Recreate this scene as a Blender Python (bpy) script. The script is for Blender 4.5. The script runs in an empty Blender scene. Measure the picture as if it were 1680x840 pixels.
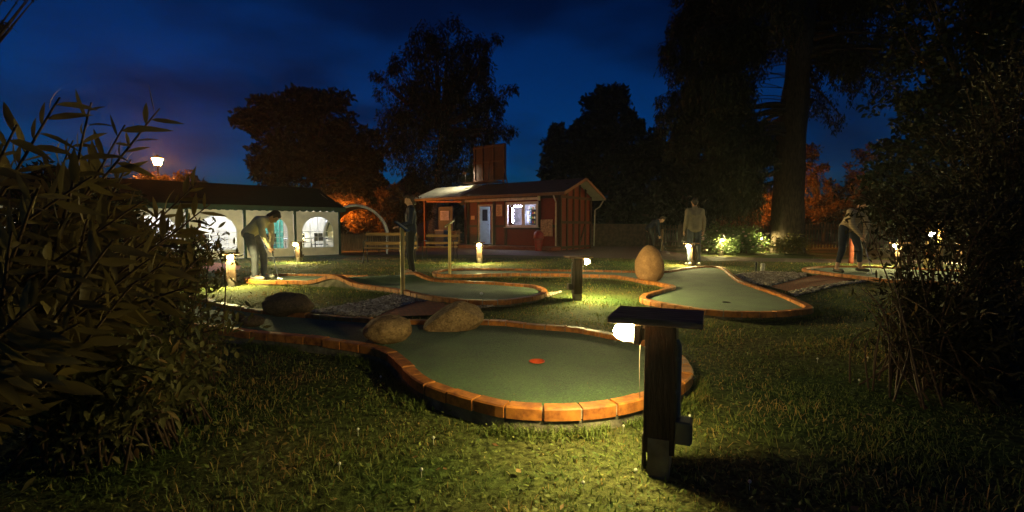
import bpy, bmesh, math, random
import numpy as np
from mathutils import Vector, Matrix, noise
from mathutils.geometry import delaunay_2d_cdt

random.seed(7)
rng = np.random.default_rng(7)
R = math.radians
scene = bpy.context.scene
col = scene.collection

# ------------------------------------------------------------------ camera
CAM_H, FPX, PITCH = 1.05, 800.0, math.atan(48 / 800.0)
cam_d = bpy.data.cameras.new("camera")
cam = bpy.data.objects.new("camera", cam_d)
col.objects.link(cam)
cam.location = (0, 0, CAM_H)
cam.rotation_euler = (R(90) - PITCH, 0, 0)
cam_d.sensor_width = 36
cam_d.lens = 36 * FPX / 1680
cam_d.clip_start = 0.02
cam_d.clip_end = 2000
scene.camera = cam

# ------------------------------------------------------------------ world
SKY_STRENGTH = 0.05
world = bpy.data.worlds.new("World")
scene.world = world
world.use_nodes = True
wn, wl = world.node_tree.nodes, world.node_tree.links
wn.clear()
w_out = wn.new("ShaderNodeOutputWorld")
w_bg = wn.new("ShaderNodeBackground")
w_sky = wn.new("ShaderNodeTexSky")
w_sky.sky_type = 'NISHITA'
w_sky.sun_disc = False
w_sky.sun_elevation = R(2.0)
w_sky.sun_rotation = R(150)
w_sky.air_density = 1.0
w_sky.dust_density = 0.3
w_sky.ozone_density = 6.0
w_tint = wn.new("ShaderNodeMix"); w_tint.data_type = 'RGBA'; w_tint.blend_type = 'MULTIPLY'
w_tint.inputs[0].default_value = 1.0
w_tint.inputs[7].default_value = (0.0, 0.95, 1.45, 1)
w_geo = wn.new("ShaderNodeTexCoord")
w_map = wn.new("ShaderNodeMapping"); w_map.inputs['Scale'].default_value = (1.0, 1.6, 3.4); w_map.inputs['Location'].default_value = (2.3, 0.7, 1.1)
w_noise = wn.new("ShaderNodeTexNoise"); w_noise.inputs['Scale'].default_value = 2.2
w_noise.inputs['Detail'].default_value = 6; w_noise.inputs['Roughness'].default_value = 0.5
w_ramp = wn.new("ShaderNodeValToRGB")
w_ramp.color_ramp.elements[0].position = 0.45; w_ramp.color_ramp.elements[0].color = (1, 1, 1, 1)
w_ramp.color_ramp.elements[1].position = 0.64; w_ramp.color_ramp.elements[1].color = (0.36, 0.34, 0.36, 1)
w_cl = wn.new("ShaderNodeMix"); w_cl.data_type = 'RGBA'; w_cl.blend_type = 'MULTIPLY'
w_cl.inputs[0].default_value = 1.0
wl.new(w_geo.outputs['Generated'], w_map.inputs[0])
wl.new(w_map.outputs[0], w_noise.inputs['Vector'])
wl.new(w_noise.outputs['Fac'], w_ramp.inputs[0])
wl.new(w_sky.outputs[0], w_tint.inputs[6])
wl.new(w_tint.outputs[2], w_cl.inputs[6])
wl.new(w_ramp.outputs[0], w_cl.inputs[7])
w_sep = wn.new("ShaderNodeSeparateXYZ"); wl.new(w_geo.outputs['Generated'], w_sep.inputs[0])
w_mr = wn.new("ShaderNodeMapRange"); w_mr.inputs[1].default_value = 0.05; w_mr.inputs[2].default_value = 0.45
w_mr.inputs[3].default_value = 1.7; w_mr.inputs[4].default_value = 0.80
wl.new(w_sep.outputs['Z'], w_mr.inputs[0])
w_gr = wn.new("ShaderNodeMix"); w_gr.data_type = 'RGBA'; w_gr.blend_type = 'MULTIPLY'; w_gr.inputs[0].default_value = 1.0
wl.new(w_cl.outputs[2], w_gr.inputs[6]); wl.new(w_mr.outputs[0], w_gr.inputs[7])
wl.new(w_gr.outputs[2], w_bg.inputs['Color'])
w_bg.inputs['Strength'].default_value = SKY_STRENGTH
wl.new(w_bg.outputs[0], w_out.inputs['Surface'])

scene.view_settings.view_transform = 'Standard'
scene.view_settings.look = 'None'
scene.view_settings.exposure = 0.0
scene.view_settings.gamma = 1.0
scene.view_settings.use_curve_mapping = False
scene.cycles.use_denoising = True
scene.cycles.max_bounces = 5
scene.cycles.diffuse_bounces = 3
scene.cycles.glossy_bounces = 2
scene.cycles.transparent_max_bounces = 8
scene.cycles.volume_bounces = 0
scene.cycles.sample_clamp_indirect = 3.0
scene.cycles.use_light_tree = True
scene.render.use_persistent_data = False

# lamp radiances (all lamps the photograph shows, or whose light it shows; the hidden street lamps are assumed, the roof flood is added)
BOLLARD_LIGHT = 680.0
WARM = (1.0, 0.86, 0.33)
SODIUM = (1.0, 0.30, 0.030)
COOL = (0.80, 0.84, 1.0)
HAZE_DENSITY = 0.0006

# ------------------------------------------------------------------ pixel helpers (photo pixels -> world points)
CP, SP = math.cos(PITCH), math.sin(PITCH)
def ray(px, py):
    u, v = (px - 840) / FPX, (420 - py) / FPX
    return Vector((u, CP + v * SP, -SP + v * CP))
def G(px, py, z=0.0):
    d = ray(px, py)
    t = (z - CAM_H) / d.z
    return Vector((d.x * t, d.y * t, z))
def A(px, py, Y):
    d = ray(px, py)
    t = Y / d.y
    return Vector((d.x * t, Y, CAM_H + d.z * t))

# ------------------------------------------------------------------ materials
MATS = {}
def mat(name, color, rough=0.7, var=0.25, scale=8.0, bump=0.0, bscale=40.0, metallic=0.0, spec=0.3,
        color2=None, stretch=None, sss=None, trans=0.0):
    if name in MATS:
        return MATS[name]
    m = bpy.data.materials.new(name)
    m.use_nodes = True
    n, l = m.node_tree.nodes, m.node_tree.links
    b = n["Principled BSDF"]
    b.inputs['Roughness'].default_value = rough
    b.inputs['Metallic'].default_value = metallic
    b.inputs['Specular IOR Level'].default_value = spec
    if trans:
        b.inputs['Transmission Weight'].default_value = trans
    tc = n.new("ShaderNodeTexCoord"); mp = n.new("ShaderNodeMapping")
    l.new(tc.outputs['Object'], mp.inputs[0])
    if stretch: mp.inputs['Scale'].default_value = stretch
    nz = n.new("ShaderNodeTexNoise"); nz.inputs['Scale'].default_value = scale; nz.inputs['Detail'].default_value = 5
    l.new(mp.outputs[0], nz.inputs['Vector'])
    rp = n.new("ShaderNodeValToRGB")
    c = color; c2 = color2 or tuple(x * (1 - var) for x in color)
    c1 = tuple(min(1, x * (1 + var * 0.5)) for x in c)
    rp.color_ramp.elements[0].position = 0.34; rp.color_ramp.elements[0].color = (*c2, 1)
    rp.color_ramp.elements[1].position = 0.66; rp.color_ramp.elements[1].color = (*c1, 1)
    l.new(nz.outputs['Fac'], rp.inputs[0]); l.new(rp.outputs[0], b.inputs['Base Color'])
    if bump:
        n2 = n.new("ShaderNodeTexNoise"); n2.inputs['Scale'].default_value = bscale; n2.inputs['Detail'].default_value = 4
        l.new(mp.outputs[0], n2.inputs['Vector'])
        bp = n.new("ShaderNodeBump"); bp.inputs['Strength'].default_value = bump; bp.inputs['Distance'].default_value = 0.02
        l.new(n2.outputs['Fac'], bp.inputs['Height']); l.new(bp.outputs[0], b.inputs['Normal'])
    MATS[name] = m
    return m

def emis(name, color, strength):
    if name in MATS: return MATS[name]
    m = bpy.data.materials.new(name); m.use_nodes = True
    n, l = m.node_tree.nodes, m.node_tree.links
    n.clear()
    o = n.new("ShaderNodeOutputMaterial"); e = n.new("ShaderNodeEmission")
    e.inputs[0].default_value = (*color, 1); e.inputs[1].default_value = strength
    l.new(e.outputs[0], o.inputs[0])
    MATS[name] = m
    return m

def leafmat(name, c1, c2, scale=3.0, transl=0.35, rough=0.55, c3=None, patch=False):
    """foliage: diffuse/translucent mix, hue varies per leaf through the 'rnd' attribute"""
    m = bpy.data.materials.new(name); m.use_nodes = True
    n, l = m.node_tree.nodes, m.node_tree.links
    b = n["Principled BSDF"]; o = n["Material Output"]
    b.inputs['Roughness'].default_value = rough; b.inputs['Specular IOR Level'].default_value = 0.25
    at = n.new("ShaderNodeAttribute"); at.attribute_name = "rnd"
    tc = n.new("ShaderNodeTexCoord")
    nz = n.new("ShaderNodeTexNoise"); nz.inputs['Scale'].default_value = scale; nz.inputs['Detail'].default_value = 3
    l.new(tc.outputs['Object'], nz.inputs['Vector'])
    ad = n.new("ShaderNodeMath"); ad.operation = 'ADD'
    l.new(at.outputs['Fac'], ad.inputs[0]); l.new(nz.outputs['Fac'], ad.inputs[1])
    hv = n.new("ShaderNodeMath"); hv.operation = 'MULTIPLY'; hv.inputs[1].default_value = 0.5
    if patch:
        nz.inputs['Detail'].default_value = 6; nz.inputs['Roughness'].default_value = 0.65
        hv.operation = 'MULTIPLY_ADD'; hv.inputs[1].default_value = 1.7; hv.inputs[2].default_value = -0.57
        m2 = n.new("ShaderNodeMath"); m2.operation = 'MULTIPLY'; m2.inputs[1].default_value = 0.36
        l.new(at.outputs['Fac'], m2.inputs[0]); l.new(m2.outputs[0], ad.inputs[0])
    l.new(ad.outputs[0], hv.inputs[0])
    rp = n.new("ShaderNodeValToRGB")
    rp.color_ramp.elements[0].position = 0.22; rp.color_ramp.elements[0].color = (*c1, 1)
    rp.color_ramp.elements[1].position = 0.68; rp.color_ramp.elements[1].color = (*c2, 1)
    if c3:
        e = rp.color_ramp.elements.new(0.88 if patch else 0.78); e.color = (*c3, 1)
    l.new(hv.outputs[0], rp.inputs[0]); l.new(rp.outputs[0], b.inputs['Base Color'])
    tr = n.new("ShaderNodeBsdfTranslucent"); l.new(rp.outputs[0], tr.inputs[0])
    mx = n.new("ShaderNodeMixShader"); mx.inputs[0].default_value = transl
    l.new(b.outputs[0], mx.inputs[1]); l.new(tr.outputs[0], mx.inputs[2]); l.new(mx.outputs[0], o.inputs[0])
    return m

# ------------------------------------------------------------------ object helpers
def tag(o, label=None, cat=None, group=None, kind=None):
    if label: o['label'] = label
    if cat: o['category'] = cat
    if group: o['group'] = group
    if kind: o['kind'] = kind
    return o
def thing(name, label, cat, loc=(0, 0, 0), rz=0.0, group=None, scale=1.0):
    o = bpy.data.objects.new(name, None); col.objects.link(o)
    o.empty_display_size = 0.1
    o.location = loc; o.rotation_euler = (0, 0, rz); o.scale = (scale,) * 3
    return tag(o, label, cat, group)
def children(o):
    return [c for c in bpy.data.objects if c.parent == o]
def copy_tree(o, parent=None):
    kids = children(o)
    c = o.copy(); col.objects.link(c); c.parent = parent
    for k in kids: copy_tree(k, c)
    return c

class MB:
    def __init__(s): s.v = []; s.f = []; s.smooth = False
    def add(s, vs, fs):
        b = len(s.v); s.v += [tuple(v) for v in vs]; s.f += [tuple(b + i for i in f) for f in fs]
        return s
    def box(s, c, size, rz=0.0, M=None, ch=0.0):
        x, y, z = (d / 2 for d in size)
        if ch:
            bm = bmesh.new(); bmesh.ops.create_cube(bm, size=1)
            for v in bm.verts: v.co = Vector((v.co.x * size[0], v.co.y * size[1], v.co.z * size[2]))
            bmesh.ops.bevel(bm, geom=bm.edges[:], offset=ch, segments=2, affect='EDGES', profile=0.6)
            vs = [v.co.copy() for v in bm.verts]; bm.verts.index_update()
            fs = [[v.index for v in f.verts] for f in bm.faces]; bm.free()
        else:
            vs = [Vector((sx * x, sy * y, sz * z)) for sx in (-1, 1) for sy in (-1, 1) for sz in (-1, 1)]
            fs = [(0, 1, 3, 2), (4, 6, 7, 5), (0, 4, 5, 1), (2, 3, 7, 6), (0, 2, 6, 4), (1, 5, 7, 3)]
        T = M if M is not None else Matrix.Rotation(rz, 4, 'Z')
        return s.add([Vector(c) + (T @ v) for v in vs], fs)
    def tube(s, pts, rad, n=8, cap=True):
        pts = [Vector(p) for p in pts]
        if not hasattr(rad, '__len__'): rad = [rad] * len(pts)
        rings = []; up = Vector((0, 0, 1)); prev = None
        for i, p in enumerate(pts):
            d = (pts[min(i + 1, len(pts) - 1)] - pts[max(i - 1, 0)])
            d = d.normalized() if d.length > 1e-9 else up
            a = prev if prev is not None else (Vector((1, 0, 0)) if abs(d.z) > .8 else up)
            a = (a - d * a.dot(d)); a = a.normalized() if a.length > 1e-6 else d.orthogonal().normalized()
            prev = a; b = d.cross(a)
            rings.append([p + (a * math.cos(2 * math.pi * k / n) + b * math.sin(2 * math.pi * k / n)) * rad[i] for k in range(n)])
        vs = [v for r in rings for v in r]; fs = []
        for i in range(len(rings) - 1):
            for k in range(n):
                k2 = (k + 1) % n
                fs.append((i * n + k, i * n + k2, (i + 1) * n + k2, (i + 1) * n + k))
        if cap:
            fs.append(tuple(range(n - 1, -1, -1))); fs.append(tuple((len(rings) - 1) * n + k for k in range(n)))
        return s.add(vs, fs)
    def lathe(s, prof, n=16, c=(0, 0, 0), M=None):
        vs = []; fs = []; c = Vector(c); M = M or Matrix.Identity(4)
        for r, z in prof:
            for k in range(n):
                a = 2 * math.pi * k / n
                vs.append(c + M @ Vector((r * math.cos(a), r * math.sin(a), z)))
        for i in range(len(prof) - 1):
            for k in range(n):
                k2 = (k + 1) % n
                fs.append((i * n + k, i * n + k2, (i + 1) * n + k2, (i + 1) * n + k))
        fs.append(tuple(range(n - 1, -1, -1))); fs.append(tuple((len(prof) - 1) * n + k for k in range(n)))
        return s.add(vs, fs)
    def build(s, name, m, parent=None, smooth=False, bevel=0.0):
        me = bpy.data.meshes.new(name); me.from_pydata(s.v, [], s.f); me.update()
        if bevel:
            bm = bmesh.new(); bm.from_mesh(me)
            bmesh.ops.bevel(bm, geom=bm.edges[:], offset=bevel, segments=2, affect='EDGES', profile=0.6)
            bm.to_mesh(me); bm.free()
        me.materials.append(m)
        if smooth: me.shade_smooth()
        o = bpy.data.objects.new(name, me); col.objects.link(o); o.parent = parent
        return o

def np_mesh(name, V, F, m, parent=None, rnd=None, smooth=False):
    V = np.asarray(V, dtype=np.float32); F = np.asarray(F, dtype=np.int32)
    me = bpy.data.meshes.new(name); k = F.shape[1]
    me.vertices.add(len(V)); me.vertices.foreach_set("co", V.ravel())
    me.loops.add(F.size); me.loops.foreach_set("vertex_index", F.ravel())
    me.polygons.add(len(F)); me.polygons.foreach_set("loop_start", np.arange(0, F.size, k, dtype=np.int32))
    me.polygons.foreach_set("loop_total", np.full(len(F), k, dtype=np.int32))
    me.update(calc_edges=True)
    if rnd is not None:
        a = me.attributes.new("rnd", 'FLOAT', 'POINT'); a.data.foreach_set("value", np.asarray(rnd, dtype=np.float32))
    if smooth: me.shade_smooth()
    me.materials.append(m)
    o = bpy.data.objects.new(name, me); col.objects.link(o); o.parent = parent
    return o

def nrm(a): return a / np.maximum(np.linalg.norm(a, axis=1, keepdims=True), 1e-9)
def diamond_leaves(P, D, L, W, N=None):
    """quads: base, side, tip, side"""
    n = len(P); D = nrm(D)
    if N is None: N = rng.normal(size=(n, 3))
    S = nrm(np.cross(D, N)); L = np.broadcast_to(L, n)[:, None]; W = np.broadcast_to(W, n)[:, None]
    mid = P + D * L * 0.45
    V = np.stack([P, mid + S * W / 2, P + D * L, mid - S * W / 2], 1).reshape(-1, 3)
    F = np.arange(4 * n).reshape(n, 4)
    return V, F, np.repeat(rng.random(n), 4)
def long_leaves(P, D, N, L, W, droop=0.25):
    """lanceolate leaves, folded at the midrib and arched: 4 stations x 3 verts"""
    n = len(P); D = nrm(D); S = nrm(np.cross(D, N)); N = nrm(np.cross(S, D))
    L = np.broadcast_to(L, n)[:, None]; W = np.broadcast_to(W, n)[:, None]; dr = np.broadcast_to(droop, n)[:, None]
    st = [(0.0, 0.06), (0.22, 0.75), (0.5, 1.0), (0.78, 0.62), (1.0, 0.02)]
    rows = []
    for t, w in st:
        c = P + D * L * t - N * (dr * L * t * t)
        fold = N * W * w * 0.14
        rows += [c + S * W * w / 2 + fold, c, c - S * W * w / 2 + fold]
    V = np.stack(rows, 1).reshape(-1, 3)
    k = len(st) * 3; base = (np.arange(n) * k)[:, None]
    q = []
    for i in range(len(st) - 1):
        a = i * 3
        q += [[a, a + 1, a + 4, a + 3], [a + 1, a + 2, a + 5, a + 4]]
    F = (base[:, None, :] + np.array(q)[None]).reshape(-1, 4)
    return V, F, np.repeat(rng.random(n), k)
def merge(parts):
    Vs, Fs, Rs = [], [], []; off = 0
    for V, F, r in parts:
        Vs.append(V); Fs.append(F + off); Rs.append(r); off += len(V)
    return np.concatenate(Vs), np.concatenate(Fs), np.concatenate(Rs)

def catmull(P, closed=True, sub=6):
    out = []; n = len(P)
    rngi = range(n) if closed else range(n - 1)
    for i in rngi:
        p0, p1, p2, p3 = [P[(i + k) % n] if closed else P[max(0, min(n - 1, i + k))] for k in (-1, 0, 1, 2)]
        for s in range(sub):
            t = s / sub
            out.append(0.5 * ((2 * p1) + (p2 - p0) * t + (2 * p0 - 5 * p1 + 4 * p2 - p3) * t * t + (3 * p1 - p0 - 3 * p2 + p3) * t ** 3))
    if not closed: out.append(P[-1])
    return out
def resample(P, step, closed=True):
    Q = P + [P[0]] if closed else P
    d = [0.0]
    for a, b in zip(Q, Q[1:]): d.append(d[-1] + (b - a).length)
    n = max(3, round(d[-1] / step)); out = []; j = 0
    for i in range(n if closed else n + 1):
        s = d[-1] * i / n
        while j < len(d) - 2 and d[j + 1] < s: j += 1
        t = (s - d[j]) / max(d[j + 1] - d[j], 1e-9)
        out.append(Q[j].lerp(Q[j + 1], t))
    return out
def inpoly(X, Y, poly):
    c = np.zeros(len(X), bool); n = len(poly)
    for i in range(n):
        x1, y1 = poly[i]; x2, y2 = poly[(i + 1) % n]
        if abs(y2 - y1) < 1e-12: continue
        h = ((y1 > Y) != (y2 > Y)) & (X < (x2 - x1) * (Y - y1) / (y2 - y1) + x1)
        c ^= h
    return c
def smoothnoise(P, s, amp=1.0):
    return amp * noise.noise(Vector(P) * s)

LANES = []
EXCL = []   # ground regions with no grass

# ================================================================== GROUND
def ground():
    m = bpy.data.materials.new("lawn_soil"); m.use_nodes = True
    n, l = m.node_tree.nodes, m.node_tree.links; b = n["Principled BSDF"]
    b.inputs['Roughness'].default_value = 0.95; b.inputs['Specular IOR Level'].default_value = 0.1
    tc = n.new("ShaderNodeTexCoord")
    n1 = n.new("ShaderNodeTexNoise"); n1.inputs['Scale'].default_value = 0.55; n1.inputs['Detail'].default_value = 6
    n2 = n.new("ShaderNodeTexNoise"); n2.inputs['Scale'].default_value = 22; n2.inputs['Detail'].default_value = 8; n2.inputs['Roughness'].default_value = 0.7
    l.new(tc.outputs['Object'], n1.inputs['Vector']); l.new(tc.outputs['Object'], n2.inputs['Vector'])
    r1 = n.new("ShaderNodeValToRGB"); e = r1.color_ramp.elements
    e[0].position = 0.38; e[0].color = (0.050, 0.085, 0.020, 1); e[1].position = 0.64; e[1].color = (0.15, 0.13, 0.045, 1)
    r2 = n.new("ShaderNodeValToRGB"); e = r2.color_ramp.elements
    e[0].position = 0.36; e[0].color = (0.25, 0.25, 0.25, 1); e[1].position = 0.66; e[1].color = (1.5, 1.5, 1.5, 1)
    l.new(n1.outputs['Fac'], r1.inputs[0]); l.new(n2.outputs['Fac'], r2.inputs[0])
    mx = n.new("ShaderNodeMix"); mx.data_type = 'RGBA'; mx.blend_type = 'MULTIPLY'; mx.inputs[0].default_value = 1
    l.new(r1.outputs[0], mx.inputs[6]); l.new(r2.outputs[0], mx.inputs[7]); l.new(mx.outputs[2], b.inputs['Base Color'])
    bp = n.new("ShaderNodeBump"); bp.inputs['Strength'].default_value = 0.9; bp.inputs['Distance'].default_value = 0.03
    l.new(n2.outputs['Fac'], bp.inputs['Height']); l.new(bp.outputs[0], b.inputs['Normal'])
    MATS['lawn_soil'] = m
    g = MB().add([(-400, -60, 0), (400, -60, 0), (400, 900, 0), (-400, 900, 0)], [(0, 1, 2, 3)]).build("ground", m)
    tag(g, kind='structure')
ground()

def sheet(name, pxs, z, m, world_pts=None):
    P = world_pts or [G(x, y, 0) for x, y in pxs]
    vs = [(p.x, p.y, z) for p in P]
    bm = bmesh.new(); bv = [bm.verts.new(v) for v in vs]; f = bm.faces.new(bv)
    if f.normal.z < 0: f.normal_flip()
    bmesh.ops.triangulate(bm, faces=bm.faces[:])
    me = bpy.data.meshes.new(name); bm.to_mesh(me); bm.free(); me.materials.append(m)
    o = bpy.data.objects.new(name, me); col.objects.link(o)
    tag(o, kind='structure'); EXCL.append([(p.x, p.y) for p in P])
    return o

def brick_paving(name, c1, c2, mortar, scale, rot=0.0):
    m = bpy.data.materials.new(name); m.use_nodes = True
    n, l = m.node_tree.nodes, m.node_tree.links; b = n["Principled BSDF"]; b.inputs['Roughness'].default_value = 0.85
    tc = n.new("ShaderNodeTexCoord"); mp = n.new("ShaderNodeMapping"); mp.inputs['Rotation'].default_value[2] = rot
    br = n.new("ShaderNodeTexBrick"); br.inputs['Scale'].default_value = scale
    br.inputs['Color1'].default_value = (*c1, 1); br.inputs['Color2'].default_value = (*c2, 1); br.inputs['Mortar'].default_value = (*mortar, 1)
    br.inputs['Mortar Size'].default_value = 0.02
    l.new(tc.outputs['Object'], mp.inputs[0]); l.new(mp.outputs[0], br.inputs['Vector'])
    nz = n.new("ShaderNodeTexNoise"); nz.inputs['Scale'].default_value = 9; nz.inputs['Detail'].default_value = 6
    l.new(tc.outputs['Object'], nz.inputs['Vector'])
    mr = n.new("ShaderNodeMapRange"); mr.inputs[3].default_value = 0.55; mr.inputs[4].default_value = 1.35
    l.new(nz.outputs['Fac'], mr.inputs[0])
    mx = n.new("ShaderNodeMix"); mx.data_type = 'RGBA'; mx.blend_type = 'MULTIPLY'; mx.inputs[0].default_value = 1
    l.new(br.outputs['Color'], mx.inputs[6]); l.new(mr.outputs[0], mx.inputs[7]); l.new(mx.outputs[2], b.inputs['Base Color'])
    bp = n.new("ShaderNodeBump"); bp.inputs['Strength'].default_value = 0.5; bp.inputs['Distance'].default_value = 0.01
    bp.invert = True
    l.new(br.outputs['Fac'], bp.inputs['Height']); l.new(bp.outputs[0], b.inputs['Normal'])
    return m
PAVE = brick_paving("plaza_paving", (0.13, 0.06, 0.045), (0.10, 0.05, 0.04), (0.05, 0.045, 0.04), 5.0, 0.6)
BRICKP = brick_paving("red_path_paving", (0.62, 0.15, 0.038), (0.48, 0.105, 0.03), (0.18, 0.09, 0.045), 6.0, 0.5)
sheet("plaza", None, 0.005, PAVE, [Vector((-8.6, 17.6, 0)), Vector((-3, 18.4, 0)), Vector((0.5, 17.8, 0)), Vector((5, 15.2, 0)), Vector((9, 14.2, 0)), Vector((14, 13.2, 0)),
                                    Vector((14.5, 14.6, 0)), Vector((9, 16.2, 0)), Vector((6.5, 17.5, 0)), Vector((7, 27, 0)), Vector((-8, 33, 0)), Vector((-12, 26, 0))])
sheet("brick_path", [(1263, 472), (1321, 456), (1352, 451), (1402, 459), (1386, 463), (1292, 480)], 0.02, BRICKP)
sheet("stepping_path", [(616, 523), (640, 511), (683, 497), (770, 494), (752, 505), (706, 520)], 0.02, BRICKP)
sheet("tent_path", [(300, 436), (340, 430), (396, 436), (392, 443), (300, 448)], 0.01, BRICKP)
GRAVB = mat("gravel_bed", (0.10, 0.085, 0.07), 0.95, 0.5, 30, 0.8, 60)
gravel_polys = {
    'left': [(505, 513), (560, 504), (610, 494), (650, 484), (700, 486), (740, 493), (686, 496), (640, 510), (614, 522), (560, 519)],
    'middle': [(752, 503), (772, 494), (822, 494), (860, 490), (895, 484), (922, 480), (900, 488), (840, 500), (790, 507), (760, 508)],
    'right': [(1205, 452), (1250, 447), (1322, 450), (1322, 455), (1262, 471), (1240, 468), (1218, 462)],
    'right2': [(1292, 481), (1386, 464), (1425, 462), (1370, 471), (1305, 487)],
}
for k, pl in gravel_polys.items():
    sheet("gravel_bed", pl, 0.008, GRAVB)

# ================================================================== MINIGOLF LANES
ZK, ZT, KW = 0.130, 0.088, 0.088
ZL = 0.050   # felt height of the other lanes
def kerbmat():
    m = bpy.data.materials.new("painted_kerb"); m.use_nodes = True
    n, l = m.node_tree.nodes, m.node_tree.links; b = n["Principled BSDF"]
    b.inputs['Roughness'].default_value = 0.55; b.inputs['Specular IOR Level'].default_value = 0.35
    at = n.new("ShaderNodeAttribute"); at.attribute_name = "rnd"
    tc = n.new("ShaderNodeTexCoord")
    nz = n.new("ShaderNodeTexNoise"); nz.inputs['Scale'].default_value = 14; nz.inputs['Detail'].default_value = 8; nz.inputs['Roughness'].default_value = 0.65
    l.new(tc.outputs['Object'], nz.inputs['Vector'])
    rp = n.new("ShaderNodeValToRGB"); e = rp.color_ramp.elements
    e[0].position = 0.30; e[0].color = (0.19, 0.050, 0.018, 1); e[1].position = 0.60; e[1].color = (0.64, 0.22, 0.040, 1)
    l.new(nz.outputs['Fac'], rp.inputs[0])
    mr = n.new("ShaderNodeMapRange"); mr.inputs[3].default_value = 0.66; mr.inputs[4].default_value = 1.14
    l.new(at.outputs['Fac'], mr.inputs[0])
    mx = n.new("ShaderNodeMix"); mx.data_type = 'RGBA'; mx.blend_type = 'MULTIPLY'; mx.inputs[0].default_value = 1
    l.new(rp.outputs[0], mx.inputs[6]); l.new(mr.outputs[0], mx.inputs[7]); l.new(mx.outputs[2], b.inputs['Base Color'])
    bp = n.new("ShaderNodeBump"); bp.inputs['Strength'].default_value = 0.25; bp.inputs['Distance'].default_value = 0.01
    l.new(nz.outputs['Fac'], bp.inputs['Height']); l.new(bp.outputs[0], b.inputs['Normal'])
    return m
KERB = kerbmat()
MORTAR = mat("mortar", (0.36, 0.27, 0.19), 0.9, 0.4, 30)
SLAB = mat("concrete_slab", (0.20, 0.17, 0.12), 0.95, 0.55, 9, 0.6, 40)
def turfmat():
    m = bpy.data.materials.new("green_felt"); m.use_nodes = True
    n, l = m.node_tree.nodes, m.node_tree.links; b = n["Principled BSDF"]
    b.inputs['Roughness'].default_value = 0.9; b.inputs['Specular IOR Level'].default_value = 0.15
    b.inputs['Sheen Weight'].default_value = 0.15
    tc = n.new("ShaderNodeTexCoord")
    n1 = n.new("ShaderNodeTexNoise"); n1.inputs['Scale'].default_value = 95; n1.inputs['Detail'].default_value = 4; n1.inputs['Roughness'].default_value = 0.85
    n2 = n.new("ShaderNodeTexNoise"); n2.inputs['Scale'].default_value = 3.2; n2.inputs['Detail'].default_value = 7
    l.new(tc.outputs['Object'], n1.inputs['Vector']); l.new(tc.outputs['Object'], n2.inputs['Vector'])
    r1 = n.new("ShaderNodeValToRGB"); e = r1.color_ramp.elements
    e[0].position = 0.33; e[0].color = (0.010, 0.046, 0.009, 1); e[1].position = 0.67; e[1].color = (0.086, 0.190, 0.042, 1)
    r2 = n.new("ShaderNodeValToRGB"); e = r2.color_ramp.elements
    e[0].position = 0.35; e[0].color = (0.62, 0.66, 0.60, 1); e[1].position = 0.66; e[1].color = (1.18, 1.10, 1.0, 1)
    l.new(n1.outputs['Fac'], r1.inputs[0]); l.new(n2.outputs['Fac'], r2.inputs[0])
    mx = n.new("ShaderNodeMix"); mx.data_type = 'RGBA'; mx.blend_type = 'MULTIPLY'; mx.inputs[0].default_value = 1
    l.new(r1.outputs[0], mx.inputs[6]); l.new(r2.outputs[0], mx.inputs[7]); l.new(mx.outputs[2], b.inputs['Base Color'])
    vo = n.new("ShaderNodeTexVoronoi"); vo.inputs['Scale'].default_value = 105; l.new(tc.outputs['Object'], vo.inputs['Vector'])
    vr = n.new("ShaderNodeMapRange"); vr.inputs[3].default_value = 0.50; vr.inputs[4].default_value = 1.50
    l.new(vo.outputs['Color'], vr.inputs[0])
    m3 = n.new("ShaderNodeMix"); m3.data_type = 'RGBA'; m3.blend_type = 'MULTIPLY'; m3.inputs[0].default_value = 1
    l.new(mx.outputs[2], m3.inputs[6]); l.new(vr.outputs[0], m3.inputs[7]); l.new(m3.outputs[2], b.inputs['Base Color'])
    bp = n.new("ShaderNodeBump"); bp.inputs['Strength'].default_value = 0.8; bp.inputs['Distance'].default_value = 0.006
    l.new(n1.outputs['Fac'], bp.inputs['Height']); l.new(bp.outputs[0], b.inputs['Normal'])
    return m
TURF = turfmat()

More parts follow.
